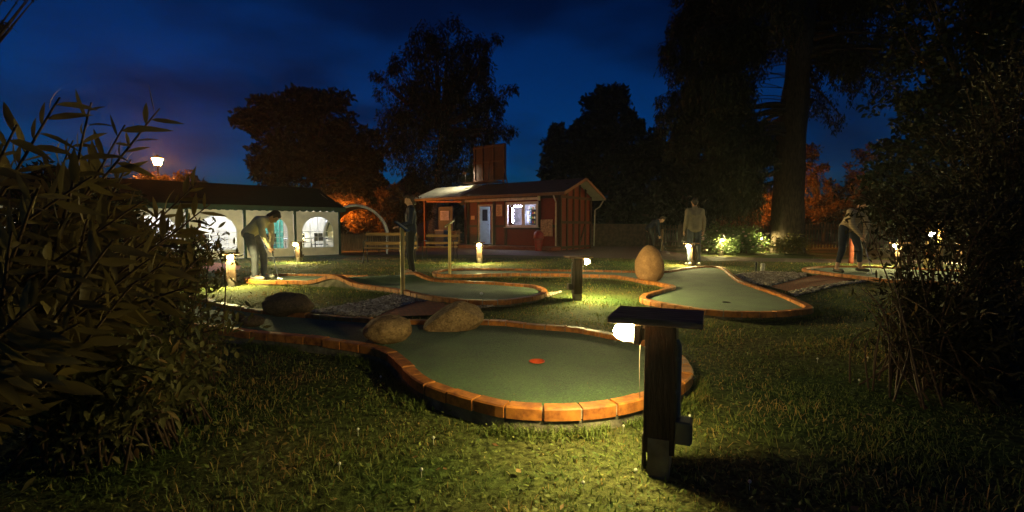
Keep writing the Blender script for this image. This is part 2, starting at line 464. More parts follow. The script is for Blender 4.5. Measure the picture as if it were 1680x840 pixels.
def make_lane(name, label, pxs, hump=None, hole=None, cup_mat=None, ZK=0.092):
    ZT = ZK - 0.042
    P = [G(x, y, ZK) for x, y in pxs]
    P = [Vector((p.x, p.y, 0)) for p in P]
    Q = resample(catmull(P, True, 8), 0.05)
    area = sum(a.x * b.y - b.x * a.y for a, b in zip(Q, Q[1:] + Q[:1]))
    if area < 0: Q.reverse()                       # counter-clockwise -> inward is left
    n = len(Q)
    tang = [(Q[(i + 2) % n] - Q[i - 2]).normalized() for i in range(n)]
    inw = [Vector((-t.y, t.x, 0)) for t in tang]
    zf = (lambda p: hump(p)) if hump else (lambda p: 0.0)
    t = thing(name, label, "minigolf lane", (0, 0, 0))
    t.location = (0, 0, 0)
    # kerb blocks, four stations each
    prof = [(0.0, ZK - 0.064), (0.0, ZK - 0.008), (0.008, ZK), (KW - 0.008, ZK), (KW, ZK - 0.008), (KW, ZK - 0.064)]
    V = []; F = []; rn = []; MV = MB()
    nb = n // 4
    rr = random.Random(3)
    for b in range(nb):
        i0 = b * 4; i1 = (b + 1) * 4 if b < nb - 1 else n
        dz = rr.uniform(-0.004, 0.004); do = rr.uniform(-0.004, 0.004); rv = rr.random(); tw = rr.uniform(-.004, .004)
        sts = []
        m_ = i1 - i0
        for k in range(m_ + 1):
            f = k / m_; g = 0.035
            f2 = g + f * (1 - 2 * g)
            x = i0 + f2 * m_; a = int(x) % n; fr = x - int(x)
            q = Q[a].lerp(Q[(a + 1) % n], fr); iw = inw[a].lerp(inw[(a + 1) % n], fr).normalized()
            sts.append((q, iw, f))
        base = len(V)
        for q, iw, f in sts:
            for u, z in prof:
                p = q + iw * (u + do + tw * (f - .5))
                V.append((p.x, p.y, z + dz + zf(p)))
                rn.append(rv)
        np_ = len(prof)
        for k in range(len(sts) - 1):
            for j in range(np_ - 1):
                a = base + k * np_ + j
                F.append((a, a + np_, a + np_ + 1, a + 1))
        F.append(tuple(base + j for j in range(np_)))
        F.append(tuple(base + (len(sts) - 1) * np_ + j for j in range(np_ - 1, -1, -1)))
    me = bpy.data.meshes.new("kerb"); me.from_pydata(V, [], F); me.update()
    at = me.attributes.new("rnd", 'FLOAT', 'POINT'); at.data.foreach_set("value", rn)
    me.materials.append(KERB)
    o = bpy.data.objects.new("kerb", me); col.objects.link(o); o.parent = t
    bm = bmesh.new(); bm.from_mesh(me); bmesh.ops.recalc_face_normals(bm, faces=bm.faces); bm.to_mesh(me); bm.free()
    # mortar core + slab as swept strips (inside the blocks, slightly lower)
    def sweep(nm, pr, m):
        V = []; F = []
        k = len(pr)
        for q, iw in zip(Q, inw):
            for u, z in pr:
                p = q + iw * u; V.append((p.x, p.y, z + (zf(p) if z > 0 else 0)))
        for i in range(n):
            i2 = (i + 1) % n
            for j in range(k - 1):
                F.append((i * k + j, i2 * k + j, i2 * k + j + 1, i * k + j + 1))
        mb = MB(); mb.add(V, F); return mb.build(nm, m, t)
    sweep("mortar", [(0.012, ZK - 0.062), (0.012, ZK - 0.010), (KW - 0.010, ZK - 0.010), (KW - 0.010, ZK - 0.062)], MORTAR)
    sweep("base_slab", [(0.006, -0.05), (0.016, ZK - 0.068), (0.03, ZK - 0.0658)], SLAB)
    # turf
    inner = [q + iw * (KW - 0.006) for q, iw in zip(Q, inw)]
    inner = inner[::2]
    co = [Vector((p.x, p.y)) for p in inner]; m_ = len(co)
    edges = [(i, (i + 1) % m_) for i in range(m_)]
    hc = None
    if hole:
        hc = G(hole[0], hole[1], ZT); hr = 0.054
        b0 = len(co)
        co += [Vector((hc.x + hr * math.cos(a * math.pi / 12), hc.y + hr * math.sin(a * math.pi / 12))) for a in range(24)]
        edges += [(b0 + a, b0 + (a + 1) % 24) for a in range(24)]
    xs = np.array([c.x for c in co]); ys = np.array([c.y for c in co]); st = 0.12
    gx, gy = np.meshgrid(np.arange(xs.min(), xs.max(), st), np.arange(ys.min(), ys.max(), st)); gx = gx.ravel(); gy = gy.ravel()
    ok = inpoly(gx, gy, [(c.x, c.y) for c in co[:m_]])
    co += [Vector((a, b)) for a, b in zip(gx[ok], gy[ok]) if not hc or (a - hc.x) ** 2 + (b - hc.y) ** 2 > 0.07 ** 2]
    vs, es, fs, *_ = delaunay_2d_cdt(co, edges, [list(range(m_))], 1, 1e-5)
    F = []
    for f in fs:
        c = sum((vs[i] for i in f), Vector((0, 0))) / len(f)
        if hc and (c - Vector((hc.x, hc.y))).length < 0.052: continue
        F.append(f)
    V = [(v.x, v.y, ZT + zf(Vector((v.x, v.y, 0))) + 0.003 * noise.noise(Vector((v.x * 2, v.y * 2, 0)))) for v in vs]
    tf = MB(); tf.add(V, F); to = tf.build("turf", TURF, t, smooth=True)
    bm = bmesh.new(); bm.from_mesh(to.data); bmesh.ops.recalc_face_normals(bm, faces=bm.faces)
    if sum(f.normal.z for f in bm.faces) < 0: bmesh.ops.reverse_faces(bm, faces=bm.faces)
    bm.to_mesh(to.data); bm.free()
    if hc:
        cb = MB().lathe([(0.0535, ZT - 0.10), (0.0535, ZT + 0.004), (0.058, ZT + 0.005), (0.058, ZT + 0.001), (0.0500, ZT - 0.001), (0.0500, ZT - 0.095), (0.001, ZT - 0.094)], 24, (hc.x, hc.y, 0))
        cb.build("hole_cup", cup_mat, t)
    EXCL.append([(p.x, p.y) for p in Q]); LANES.append(Q)
    return t, Q

CUPRED = mat("red_cup_plastic", (0.75, 0.10, 0.03), 0.4, 0.1)
CUPDARK = mat("dark_cup_plastic", (0.05, 0.05, 0.045), 0.5, 0.2)
laneA_px = [(276, 483), (300, 484), (335, 487), (365, 495), (400, 501.5), (435, 506.5), (470, 510), (505, 512.5), (560, 517), (620, 521), (690, 523),
            (740, 523), (789, 523.6), (828, 525), (878, 530), (935, 534), (978, 539.6), (1003, 545), (1050, 553), (1090, 565), (1120, 582),
            (1136, 605), (1131, 621), (1103, 637), (1053, 654), (1012, 663), (956, 669.5), (888, 671), (822, 666), (762, 652), (721, 639),
            (688, 626), (667, 610), (650, 593), (630, 577), (597, 566.5), (555, 560), (500, 553), (425, 545.5), (385, 541), (330, 534), (285, 524), (262, 508), (262, 492)]
make_lane("minigolf_lane", "nearest minigolf lane, large rounded green with red hole cup and long narrow tail", laneA_px, hole=(881, 593), cup_mat=CUPRED, ZK=0.130)

ra, rb = G(555, 463, .092), G(682, 457, .092); ra.z = rb.z = 0
rd = (rb - ra).normalized(); rn_ = Vector((-rd.y, rd.x, 0))
def humpB(p):
    d = (Vector((p.x, p.y, 0)) - ra).dot(rn_)
    return 0.125 * math.exp(-(d / 0.26) ** 2)
laneB_px = [(404, 454), (450, 449), (514, 449), (578, 451), (655, 455), (700, 458), (730, 459), (764, 460), (807, 462), (850, 465), (880, 468),
            (897, 474), (893, 481), (876, 486), (843, 491), (822, 492.5), (764, 492), (700, 485), (653, 475), (605, 468.5), (555, 464), (493, 461), (428, 460), (404, 458)]
make_lane("minigolf_lane", "middle minigolf lane with two humps in its kerb behind the bamboo pole", laneB_px, hump=humpB, hole=None)

laneCD_px = [(709, 446), (716, 443.5), (732, 441), (786, 439.5), (871, 441), (936, 442), (978, 442.5), (1038, 444), (1090, 443.5), (1118, 439.5), (1142, 436.5),
             (1170, 436), (1189, 439), (1203, 449), (1219, 459.5), (1246, 469), (1287, 482), (1315, 493), (1333, 502), (1330, 506), (1301, 510), (1274, 511.5), (1219, 512),
             (1186, 511), (1150, 507), (1109, 501), (1071, 494.5), (1050, 488), (1056, 481.5), (1080, 475), (1100, 469), (1082, 464), (1055, 460), (1027, 454.5), (1000, 451.5),
             (936, 449.5), (871, 448.5), (807, 449), (753, 450.5), (716, 449)]
make_lane("minigolf_lane", "winding minigolf lane running past the standing stone to a pear shaped green", laneCD_px, hole=(1192, 496), cup_mat=CUPDARK)

laneE_px = [(1315, 440), (1350, 436), (1420, 436), (1520, 440), (1620, 446), (1640, 456), (1600, 463), (1520, 461), (1453, 458), (1411, 453), (1358, 447)]
make_lane("minigolf_lane", "far right minigolf lane under the striped golfer, half hidden by the dark shrub", laneE_px)

# ================================================================== STONES
def stone(name, label, c, size, rz=0.0, seed=0, rough=0.12, m=None, taper=0.0, wedge=None, tilt=0.0, group=None):
    bm = bmesh.new(); bmesh.ops.create_icosphere(bm, subdivisions=5, radius=1)
    off = Vector((seed * 3.1, seed * 1.7, seed))
    for v in bm.verts:
        p = v.co.copy()
        d = 1 + rough * noise.noise(p * 1.1 + off) + rough * 0.5 * noise.noise(p * 2.6 + off) + rough * .14 * noise.noise(p * 9 + off)
        if wedge:
            # flattened facets
            for nn, dist in wedge:
                nn = Vector(nn).normalized(); k = p.dot(nn) * d
                if k > dist: p = p - nn * (k - dist) * 0.85 / d
        p = p * d
        if taper: s = 1 - taper * (p.z + 1) / 2; p.x *= s; p.y *= s
        v.co = Vector((p.x * size[0], p.y * size[1], p.z * size[2]))
    M = Matrix.Rotation(rz, 4, 'Z') @ Matrix.Rotation(tilt, 4, 'Y')
    bmesh.ops.transform(bm, matrix=M, verts=bm.verts)
    me = bpy.data.meshes.new(name); bm.to_mesh(me); bm.free(); me.materials.append(m); me.shade_smooth()
    o = bpy.data.objects.new(name, me); col.objects.link(o); o.location = c
    tag(o, label, "boulder", group)
    return o
def stonemat(name, a, b, spk=0.25):
    m = bpy.data.materials.new(name); m.use_nodes = True
    n, l = m.node_tree.nodes, m.node_tree.links; bs = n["Principled BSDF"]
    bs.inputs['Roughness'].default_value = 0.85; bs.inputs['Specular IOR Level'].default_value = 0.2
    tc = n.new("ShaderNodeTexCoord")
    n1 = n.new("ShaderNodeTexNoise"); n1.inputs['Scale'].default_value = 5; n1.inputs['Detail'].default_value = 9; n1.inputs['Roughness'].default_value = 0.65
    vo = n.new("ShaderNodeTexVoronoi"); vo.inputs['Scale'].default_value = 70
    n3 = n.new("ShaderNodeTexNoise"); n3.inputs['Scale'].default_value = 55; n3.inputs['Detail'].default_value = 6
    for x in (n1, vo, n3): l.new(tc.outputs['Object'], x.inputs['Vector'])
    r1 = n.new("ShaderNodeValToRGB"); e = r1.color_ramp.elements
    e[0].position = 0.33; e[0].color = (*b, 1); e[1].position = 0.66; e[1].color = (*a, 1)
    l.new(n1.outputs['Fac'], r1.inputs[0])
    mr = n.new("ShaderNodeMapRange"); mr.inputs[3].default_value = 1 - spk * 1.6; mr.inputs[4].default_value = 1 + spk
    l.new(vo.outputs['Color'], mr.inputs[0])
    mx = n.new("ShaderNodeMix"); mx.data_type = 'RGBA'; mx.blend_type = 'MULTIPLY'; mx.inputs[0].default_value = 1
    l.new(r1.outputs[0], mx.inputs[6]); l.new(mr.outputs[0], mx.inputs[7]); l.new(mx.outputs[2], bs.inputs['Base Color'])
    bp = n.new("ShaderNodeBump"); bp.inputs['Strength'].default_value = 1.0; bp.inputs['Distance'].default_value = 0.014
    n3.inputs['Scale'].default_value = 26; n3.inputs['Roughness'].default_value = 0.75
    l.new(n3.outputs['Fac'], bp.inputs['Height']); l.new(bp.outputs[0], bs.inputs['Normal'])
    return m
ST_TAN = stonemat("tan_granite", (0.56, 0.34, 0.15), (0.24, 0.13, 0.055), .3)
ST_DARK = stonemat("brown_stone", (0.17, 0.105, 0.06), (0.09, 0.06, 0.04))
ST_RED = stonemat("reddish_granite", (0.50, 0.26, 0.12), (0.30, 0.15, 0.07), 0.12)
p = A(638, 549, G(638, 569, ZT).y + 0.12); stone("boulder", "round tan boulder at the lane's left bend, nearest the camera", (p.x, p.y, 0.205), (0.195, 0.17, 0.118), 0.2, 1, 0.10, ST_TAN)
p = G(741, 541, ZT)
stone("boulder", "angular wedge shaped boulder leaning on the far kerb of the nearest lane", (p.x, p.y + 0.04, 0.190), (0.30, 0.19, 0.172), 0.22, 5, 0.20, ST_TAN,
      wedge=[((-.62, -.1, .75), .42), ((.75, -.3, .6), .66), ((-.35, -1, .25), .55), ((.3, -1, .1), .70), ((0, 0, 1), .80)], tilt=-0.12)
p = G(469, 518, ZT); stone("boulder", "flat dark brown boulder on the tail's far kerb in front of the lit lawn", (p.x, p.y + 0.05, 0.20), (0.275, 0.2, 0.135), -0.1, 9, 0.14, ST_DARK)
p = G(1065, 461, ZL); stone("standing_stone", "tall egg shaped reddish standing stone beside the winding lane", (p.x, p.y, 0.36), (0.315, 0.24, 0.355), 0.1, 13, 0.06, ST_RED, taper=0.30)
p = G(392, 529, ZT); stone("boulder", "smallest brown stone on the tail, left of its twin", (p.x, p.y, 0.135), (0.07, 0.06, 0.045), 0.1, 21, 0.12, ST_DARK)
p = G(415, 536, ZT); stone("boulder", "small brown stone on the tail, nearer the kerb than its twin", (p.x, p.y, 0.14), (0.10, 0.075, 0.055), 0.4, 25, 0.12, ST_DARK)

# ---- gravel (stuff)
PEB = mat("pebbles", (0.40, 0.33, 0.25), 0.8, 0.5, 7)
def pebbles(name, px_poly, count, smin, smax, m):
    poly = [(G(x, y).x, G(x, y).y) for x, y in px_poly]
    xs = [p[0] for p in poly]; ys = [p[1] for p in poly]
    X = rng.uniform(min(xs), max(xs), count * 4); Y = rng.uniform(min(ys), max(ys), count * 4)
    k = inpoly(X, Y, poly); X = X[k][:count]; Y = Y[k][:count]; n = len(X)
    bm = bmesh.new(); bmesh.ops.create_icosphere(bm, subdivisions=1, radius=1)
    T = np.array([v.co[:] for v in bm.verts]); FF = np.array([[v.index for v in f.verts] for f in bm.faces]); bm.free()
    S = rng.uniform(smin, smax, (n, 1)); sc = np.stack([np.ones(n), rng.uniform(.6, 1, n), rng.uniform(.4, .75, n)], 1) * S
    a = rng.uniform(0, 6.28, n); ca, sa = np.cos(a), np.sin(a)
    jit = 1 + rng.uniform(-.22, .22, (n, len(T), 1))
    P = T[None] * sc[:, None, :] * jit
    PX = P[..., 0] * ca[:, None] - P[..., 1] * sa[:, None]; PY = P[..., 0] * sa[:, None] + P[..., 1] * ca[:, None]
    V = np.stack([PX + X[:, None], PY + Y[:, None], P[..., 2] + (0.01 + sc[:, 2:3] * rng.uniform(.4, 1.3, (n, 1)))], -1).reshape(-1, 3)
    F = (np.arange(n)[:, None, None] * len(T) + FF[None]).reshape(-1, 3)
    o = np_mesh(name, V, F, m, rnd=np.repeat(rng.random(n), len(T)), smooth=True)
    return o
def pebmat():
    m = leafmat("pebble_stone", (0.16, 0.11, 0.075), (0.62, 0.50, 0.36), 4.0, 0.0, 0.7, (0.78, 0.70, 0.56)); return m
PM = pebmat()
tag(pebbles("gravel", gravel_polys['left'], 5200, 0.010, 0.024, PM), "bed of mixed pebbles between the nearest and middle lanes, by the bamboo pole", "gravel", kind='stuff')
tag(pebbles("gravel", gravel_polys['middle'], 1700, 0.010, 0.024, PM), "strip of pebbles along the middle lane's rounded end", "gravel", kind='stuff')
tag(pebbles("gravel", gravel_polys['right'], 4200, 0.016, 0.032, PM), "bed of pale cobbles right of the pear shaped green", "gravel", kind='stuff')
tag(pebbles("gravel", gravel_polys['right2'], 1500, 0.016, 0.030, PM), "narrow band of pale pebbles along the near side of the red path", "gravel", kind='stuff')

# ================================================================== GRASS
def grass():
    gm = leafmat("grass_blade", (0.065, 0.105, 0.020), (0.20, 0.225, 0.050), 1.1, 0.30, 0.6, (0.42, 0.25, 0.08), patch=True)
    parts = []
    for (y0, y1, dens, h0, h1, w) in ((1.25, 2.2, 5200, .016, .05, .0040), (2.2, 3.2, 4200, .016, .048, .0042), (3.2, 4.6, 2700, .016, .045, .005),
                                      (4.6, 7.0, 1300, .018, .045, .007), (7.0, 10.5, 620, .02, .045, .010), (10.5, 16, 230, .02, .045, .016)):
        half = lambda y: y * 1.08 + 0.3
        area = (half(y0) + half(y1)) * (y1 - y0); n = int(area * dens)
        Y = rng.uniform(y0, y1, n); X = rng.uniform(-1, 1, n) * half(y1)
        k = np.abs(X) < half(Y)
        # clumpiness
        k &= (rng.random(n) < 0.52 + 0.48 * np.sin(X * 5.1 + 2 * np.sin(Y * 3.7)) * np.sin(Y * 4.3 + 1.3))
        for pl in EXCL:
            a = np.array(pl); bb = (X > a[:, 0].min()) & (X < a[:, 0].max()) & (Y > a[:, 1].min()) & (Y < a[:, 1].max())
            idx = np.where(bb & k)[0]
            if len(idx): k[idx[inpoly(X[idx], Y[idx], pl)]] = False
        X = X[k]; Y = Y[k]; n = len(X)
        H = rng.uniform(h0, h1, n) * (0.62 + 0.5 * rng.random(n) ** 3 * 1.6) * (1 + .35 * np.sin(X * 2.3 + Y * 1.9))
        az = rng.uniform(0, 6.283, n); lean = rng.uniform(0.15, 1.1, n)
        D = np.stack([np.cos(az) * np.sin(lean), np.sin(az) * np.sin(lean), np.cos(lean)], 1)
        Sd = np.stack([-np.sin(az), np.cos(az), np.zeros(n)], 1)
        tw = rng.uniform(-1, 1, (n, 1)); Sd = nrm(Sd + D * 0 + np.stack([np.cos(az), np.sin(az), np.zeros(n)], 1) * tw)
        P = np.stack([X, Y, np.zeros(n)], 1); Hc = H[:, None]; W = (w * rng.uniform(.6, 1.4, n))[:, None]
        M_ = P + D * Hc * 0.55 + np.array([[0, 0, 1]]) * Hc * 0.12
        T_ = P + D * Hc - np.array([[0, 0, 1]]) * Hc * 0.12 * lean[:, None]
        V = np.stack([P - Sd * W / 2, P + Sd * W / 2, M_ + Sd * W * .4, M_ - Sd * W * .4, T_ + Sd * W * .08, T_ - Sd * W * .08], 1).reshape(-1, 3)
        b = (np.arange(n) * 6)[:, None]
        F = np.stack([b + np.array([[0, 1, 2, 3]]), b + np.array([[3, 2, 4, 5]])], 1).reshape(-1, 4)
        parts.append((V, F, np.repeat(rng.random(n), 6)))
    # longer tufts along the kerbs
    for pl in LANES:
        a = np.array([(p.x, p.y) for p in pl]); cen = a.mean(0); n = 70 * len(a)
        near = a[:, 1].mean() < 6
        if not near: n = 16 * len(a)
        i = rng.integers(0, len(a), n); nx = a[(i + 1) % len(a)]; t_ = nx - a[i]; nr = np.stack([t_[:, 1], -t_[:, 0]], 1); nr /= np.maximum(np.linalg.norm(nr, axis=1, keepdims=True), 1e-6)
        B = a[i] + nr * (rng.random((n, 1)) ** 2 * .10 + .004) + rng.normal(0, .012, (n, 2)) 
        keep = np.sin(B[:, 0] * 9 + B[:, 1] * 5) + np.sin(B[:, 0] * 3.1 - B[:, 1] * 7.3) > -.3
        B = B[keep]; B = B[~inpoly(B[:, 0], B[:, 1], [tuple(q) for q in a])]; n = len(B)
        H = rng.uniform(.02, .075, n); az = rng.uniform(0, 6.283, n); lean = rng.uniform(.1, .9, n)
        D = np.stack([np.cos(az) * np.sin(lean), np.sin(az) * np.sin(lean), np.cos(lean)], 1); Sd = np.stack([-np.sin(az), np.cos(az), np.zeros(n)], 1)
        P = np.stack([B[:, 0], B[:, 1], np.zeros(n)], 1); Hc = H[:, None]; W = .0045
        M_ = P + D * Hc * .6; T_ = P + D * Hc + np.stack([np.cos(az), np.sin(az), -np.ones(n) * .5], 1) * Hc * .25
        V = np.stack([P - Sd * W / 2, P + Sd * W / 2, M_ + Sd * W * .4, M_ - Sd * W * .4, T_ + Sd * W * .08, T_ - Sd * W * .08], 1).reshape(-1, 3)
        b = (np.arange(n) * 6)[:, None]
        F = np.stack([b + np.array([[0, 1, 2, 3]]), b + np.array([[3, 2, 4, 5]])], 1).reshape(-1, 4)
        parts.append((V, F, np.repeat(rng.random(n) * .6, 6)))
    # broad little leaves (clover, plantain) in the nearest turf
    n = 9000
    Y = rng.uniform(1.3, 4.2, n); X = rng.uniform(-1, 1, n) * (Y * 1.1 + .2)
    k = np.ones(n, bool)
    for pl in EXCL: k &= ~inpoly(X, Y, pl)
    X = X[k]; Y = Y[k]; n = len(X)
    P = np.stack([X, Y, rng.uniform(.006, .03, n)], 1)
    az = rng.uniform(0, 6.28, n); D = np.stack([np.cos(az), np.sin(az), rng.uniform(-.2, .9, n)], 1)
    V, F, r = diamond_leaves(P, D, rng.uniform(.012, .034, n), rng.uniform(.008, .017, n), np.tile([[0, 0, 1.]], (n, 1)) + rng.normal(0, .3, (n, 3)))
    parts.append((V, F, r * .7))
    V, F, r = merge(parts)
    tag(np_mesh("grass", V, F, gm, rnd=r), "short rough lawn grass with dry patches around the minigolf lanes", "grass", kind='stuff')
    # fallen leaves and clover flowers
    n = 130
    Y = rng.uniform(1.6, 6.5, n) ; X = rng.uniform(-1, 1, n) * (Y * .95)
    k = np.ones(n, bool)
    for pl in EXCL: k &= ~inpoly(X, Y, pl)
    X = X[k]; Y = Y[k]; n = len(X)
    P = np.stack([X, Y, rng.uniform(.02, .035, n)], 1); az = rng.uniform(0, 6.28, n)
    V, F, r = diamond_leaves(P, np.stack([np.cos(az), np.sin(az), rng.uniform(-.3, .3, n)], 1), rng.uniform(.02, .045, n), rng.uniform(.014, .03, n), np.tile([[0, 0, 1.]], (n, 1)) + rng.normal(0, .35, (n, 3)))
    tag(np_mesh("fallen_leaves", V, F, leafmat("dry_leaf", (0.16, 0.07, 0.025), (0.36, 0.22, 0.09), 5), rnd=r), "small dry leaves scattered on the lawn", "fallen leaves", kind='stuff')
    # grit and leaf bits blown onto the felt of the nearest green
    a = [(p.x, p.y) for p in LANES[0]]; n = 900
    X = rng.uniform(-3, 1.2, n); Y = rng.uniform(2.4, 6.5, n); k = inpoly(X, Y, a); X = X[k]; Y = Y[k]; n = len(X)
    P = np.stack([X, Y, np.full(n, ZT + .006)], 1); az = rng.uniform(0, 6.28, n)
    V, F, r = diamond_leaves(P, np.stack([np.cos(az), np.sin(az), rng.uniform(-.1, .25, n)], 1), rng.uniform(.004, .012, n) * np.where(rng.random(n) < .08, 2.2, 1), rng.uniform(.003, .007, n), np.tile([[0, 0, 1.]], (n, 1)) + rng.normal(0, .2, (n, 3)))
    tag(np_mesh("leaf_litter", V, F, bpy.data.materials["dry_leaf"], rnd=r), "specks of grit and leaf bits on the nearest green", "leaf litter", kind='stuff')
    mb = MB()
    for _ in range(30):
        y = random.uniform(1.7, 6.5); x = random.uniform(-.5, 1.0) * y
        if any(inpoly(np.array([x]), np.array([y]), pl)[0] for pl in EXCL): continue
        mb.lathe([(.001, .028), (.006, .031), (.0075, .037), (.004, .042), (.001, .043)], 7, (x, y, 0))
        mb.tube([(x, y, 0), (x, y, .03)], .001, 4)
    tag(mb.build("clover_flowers", mat("clover_white", (0.7, 0.66, 0.5), .8)), "tiny white clover heads dotted over the lawn", "clover", kind='stuff')
grass()

# ================================================================== BOLLARD LAMPS
WOODD = mat("dark_stained_wood", (0.050, 0.030, 0.018), 0.7, 0.5, 9, 0.5, 30, spec=.1, stretch=(6, 6, .6))
WOODC = mat("cap_board_wood", (0.34, 0.17, 0.10), 0.7, 0.5, 10, 0.4, 30, spec=.08, stretch=(.8, 8, 8))
SHOE = mat("galvanised_shoe", (0.13, 0.105, 0.08), 0.75, 0.4, 12, 0.2, metallic=0.0)
PIPE = mat("grey_conduit", (0.16, 0.15, 0.13), 0.5, 0.2)
JBOX = mat("junction_box_plastic", (0.14, 0.12, 0.09), 0.5, 0.25)
BLACKM = mat("black_metal", (0.02, 0.02, 0.02), 0.45, 0.2)
LENS = emis("lamp_glass_lit", WARM, BOLLARD_LIGHT)
LENSF = emis("bright_lamp_glass_lit", WARM, BOLLARD_LIGHT * 4.6)
def make_bollard(label, loc, rz, H=0.68, group="lamp bollards across the minigolf course", sc=1.0):
    t = thing("bollard_lamp", label, "bollard lamp", loc, rz, group, sc)
    pw, pd = 0.125, 0.165
    MB().box((0, 0, 0.10 + (H - .13) / 2), (pw, pd, H - 0.13), ch=.004).build("post", WOODD, t)
    MB().box((-pw / 2 - .004, -.0, 0.055), (.008, .10, 0.22)).box((0, -pd / 2 - .004, 0.055), (.085, .008, 0.22)).box((0, 0, .03), (.09, .15, .14)).build("post_shoe", SHOE, t)
    MB().box((-.02, 0, H - 0.0135), (0.37, 0.31, 0.027), ch=.004).build("cap_board", WOODC, t)
    # conduit on the front right, with clips, running to a junction box
    cx, cy = 0.0745, -0.03
    MB().tube([(pw / 2 - .0, cy, H - .10), (cx, cy, H - .125), (cx, cy, 0.24)], .009, 8).box((cx - .006, cy, .50), (.02, .03, .012)).box((cx - .006, cy, .36), (.02, .03, .012)).build("conduit", PIPE, t, smooth=False)
    MB().box((cx + .022, cy - .02, 0.205), (.062, .085, .095), ch=.006).box((cx + .054, cy - .02, .205), (.006, .07, .08)).build("junction_box", JBOX, t)
    # bulkhead fitting on the left face
    lz = H - 0.09; lx = pw / 2 + .022
    M = Matrix.Rotation(-math.pi / 2, 4, 'Y')
    f = MB().box((-lx - .014, .0, lz), (.028, .12, .085), ch=.006).box((-pw / 2 - .011, 0, lz), (.022, .05, .05))
    f.tube([(-lx - .03, 0, lz + .045), (-lx - .07, 0, lz + .062), (-lx - .07, 0, H - .028)], .005, 6)
    f.build("lamp_housing", BLACKM, t)
    gd = MB()
    for sy in (-.046, .046):
        gd.tube([(-lx - .028, sy, lz - .03), (-lx - .075, sy * .9, lz - .034), (-lx - .118, sy * .4, lz - .01), (-lx - .075, sy * .9, lz + .034), (-lx - .028, sy, lz + .03)], .0022, 5)
    gd.tube([(-lx - .028, 0, lz - .045), (-lx - .09, 0, lz - .040), (-lx - .127, 0, lz), (-lx - .09, 0, lz + .040), (-lx - .028, 0, lz + .045)], .0022, 5)
    gd.build("wire_guard", BLACKM, t)
    MB().tube([(-lx - .008, .02, lz - .04), (-lx - .010, .022, lz - .16), (-lx - .006, .02, lz - .30)], .0016, 5).build("loose_wire", SHOE, t)
    prof = [(.050, 0), (.052, .035), (.046, .065), (.028, .085), (.004, .092)]
    g = MB().lathe(prof, 10, (-lx - .029, 0, lz), M @ Matrix.Diagonal((.80, 1.05, 1.0, 1)))
    g.build("lamp_glass", LENS, t, smooth=True)
    return t
c = G(1083, 783); post0 = make_bollard("nearest dark wooden bollard lamp with square cap board and grey junction box", (c.x + .020, c.y + .075, 0), R(-22))
def bollard(label, px, py, rz, s=0.9):
    c = G(px, py)
    o = copy_tree(post0); o.location = (c.x, c.y, 0); o.rotation_euler = (0, 0, rz); o.scale = (s,) * 3; o['label'] = label
    for k in children(o):
        if k.name.startswith('lamp_glass'): k.material_slots[0].link = 'OBJECT'; k.material_slots[0].material = LENSF
    return o
# rz turns the lamp side (-x at rz=0)
bollard("dark bollard lamp on the lawn between the middle lane and the pear shaped green", 946, 492, R(192), .93)
bollard("bollard lamp at the lit lawn just left of the bending golfer in the cream hoodie", 380, 470, R(118), .88)
bollard("bollard lamp in front of the white tent between its right windows", 491, 430, R(70), .9)
bollard("bollard lamp glowing on the grass in front of the kiosk door", 787, 432, R(85), .9)
bollard("bollard lamp at the pear shaped green's tip, before the man in grey", 1134, 436, R(30), .9)
bollard("bollard lamp standing inside the rose bush", 1182, 419, R(80), .95)
bollard("far bollard lamp by the spruce, right of the rose bush", 1246, 414, R(80), .9)
bollard("bollard lamp low behind the dark shrub right of the striped golfer", 1475, 438, R(12), .95)
bollard("bollard lamp behind the right shrub, far right of the course", 1570, 430, R(80), 1.0)

# ================================================================== FOREGROUND / OTHER FURNITURE
BAMB = mat("bamboo", (0.72, 0.52, 0.17), 0.45, 0.3, 12, 0.2, 30, stretch=(1, 1, .3))
BOARDB = mat("blue_board", (0.03, 0.09, 0.16), 0.4, 0.3)
def bamboo_stand(label, px, py, H, r, boardm, tilt):
    c = G(px, py); t = thing("scorecard_stand", label, "scorecard stand", c, 0, "scorecard stands beside the lanes")
    pts = []; rad = []
    z = 0.0
    while z < H:
        pts += [(0, 0, z), (0, 0, z + .012), (0, 0, z + .024)]; rad += [r, r * 1.16, r]; z += 0.27 + .05 * math.sin(z * 9)
    pts.append((0, 0, H)); rad.append(r * .95)
    MB().tube(pts, rad, 12).build("bamboo_pole", BAMB, t, smooth=True)
    M = Matrix.Rotation(tilt, 4, 'Y')
    MB().box((0, 0, H + .015), (.24, .19, .016), M=M, ch=.003).build("writing_board", boardm, t)
    MB().box(Vector((0, 0, H + .030)), (.17, .13, .003), M=M).build("score_sheet", mat("paper", (.5, .5, .46), .8, .1), t)
    return t
bamboo_stand("near scorecard stand on a yellow bamboo pole in the pebbles, blue board on top", 661, 486, 1.04, .034, BOARDB, R(38))
bamboo_stand("slimmer scorecard stand on a yellow bamboo pole behind the middle lane", 738, 455, 1.10, .032, mat("olive_board", (.10, .10, .05), .6), R(-34))

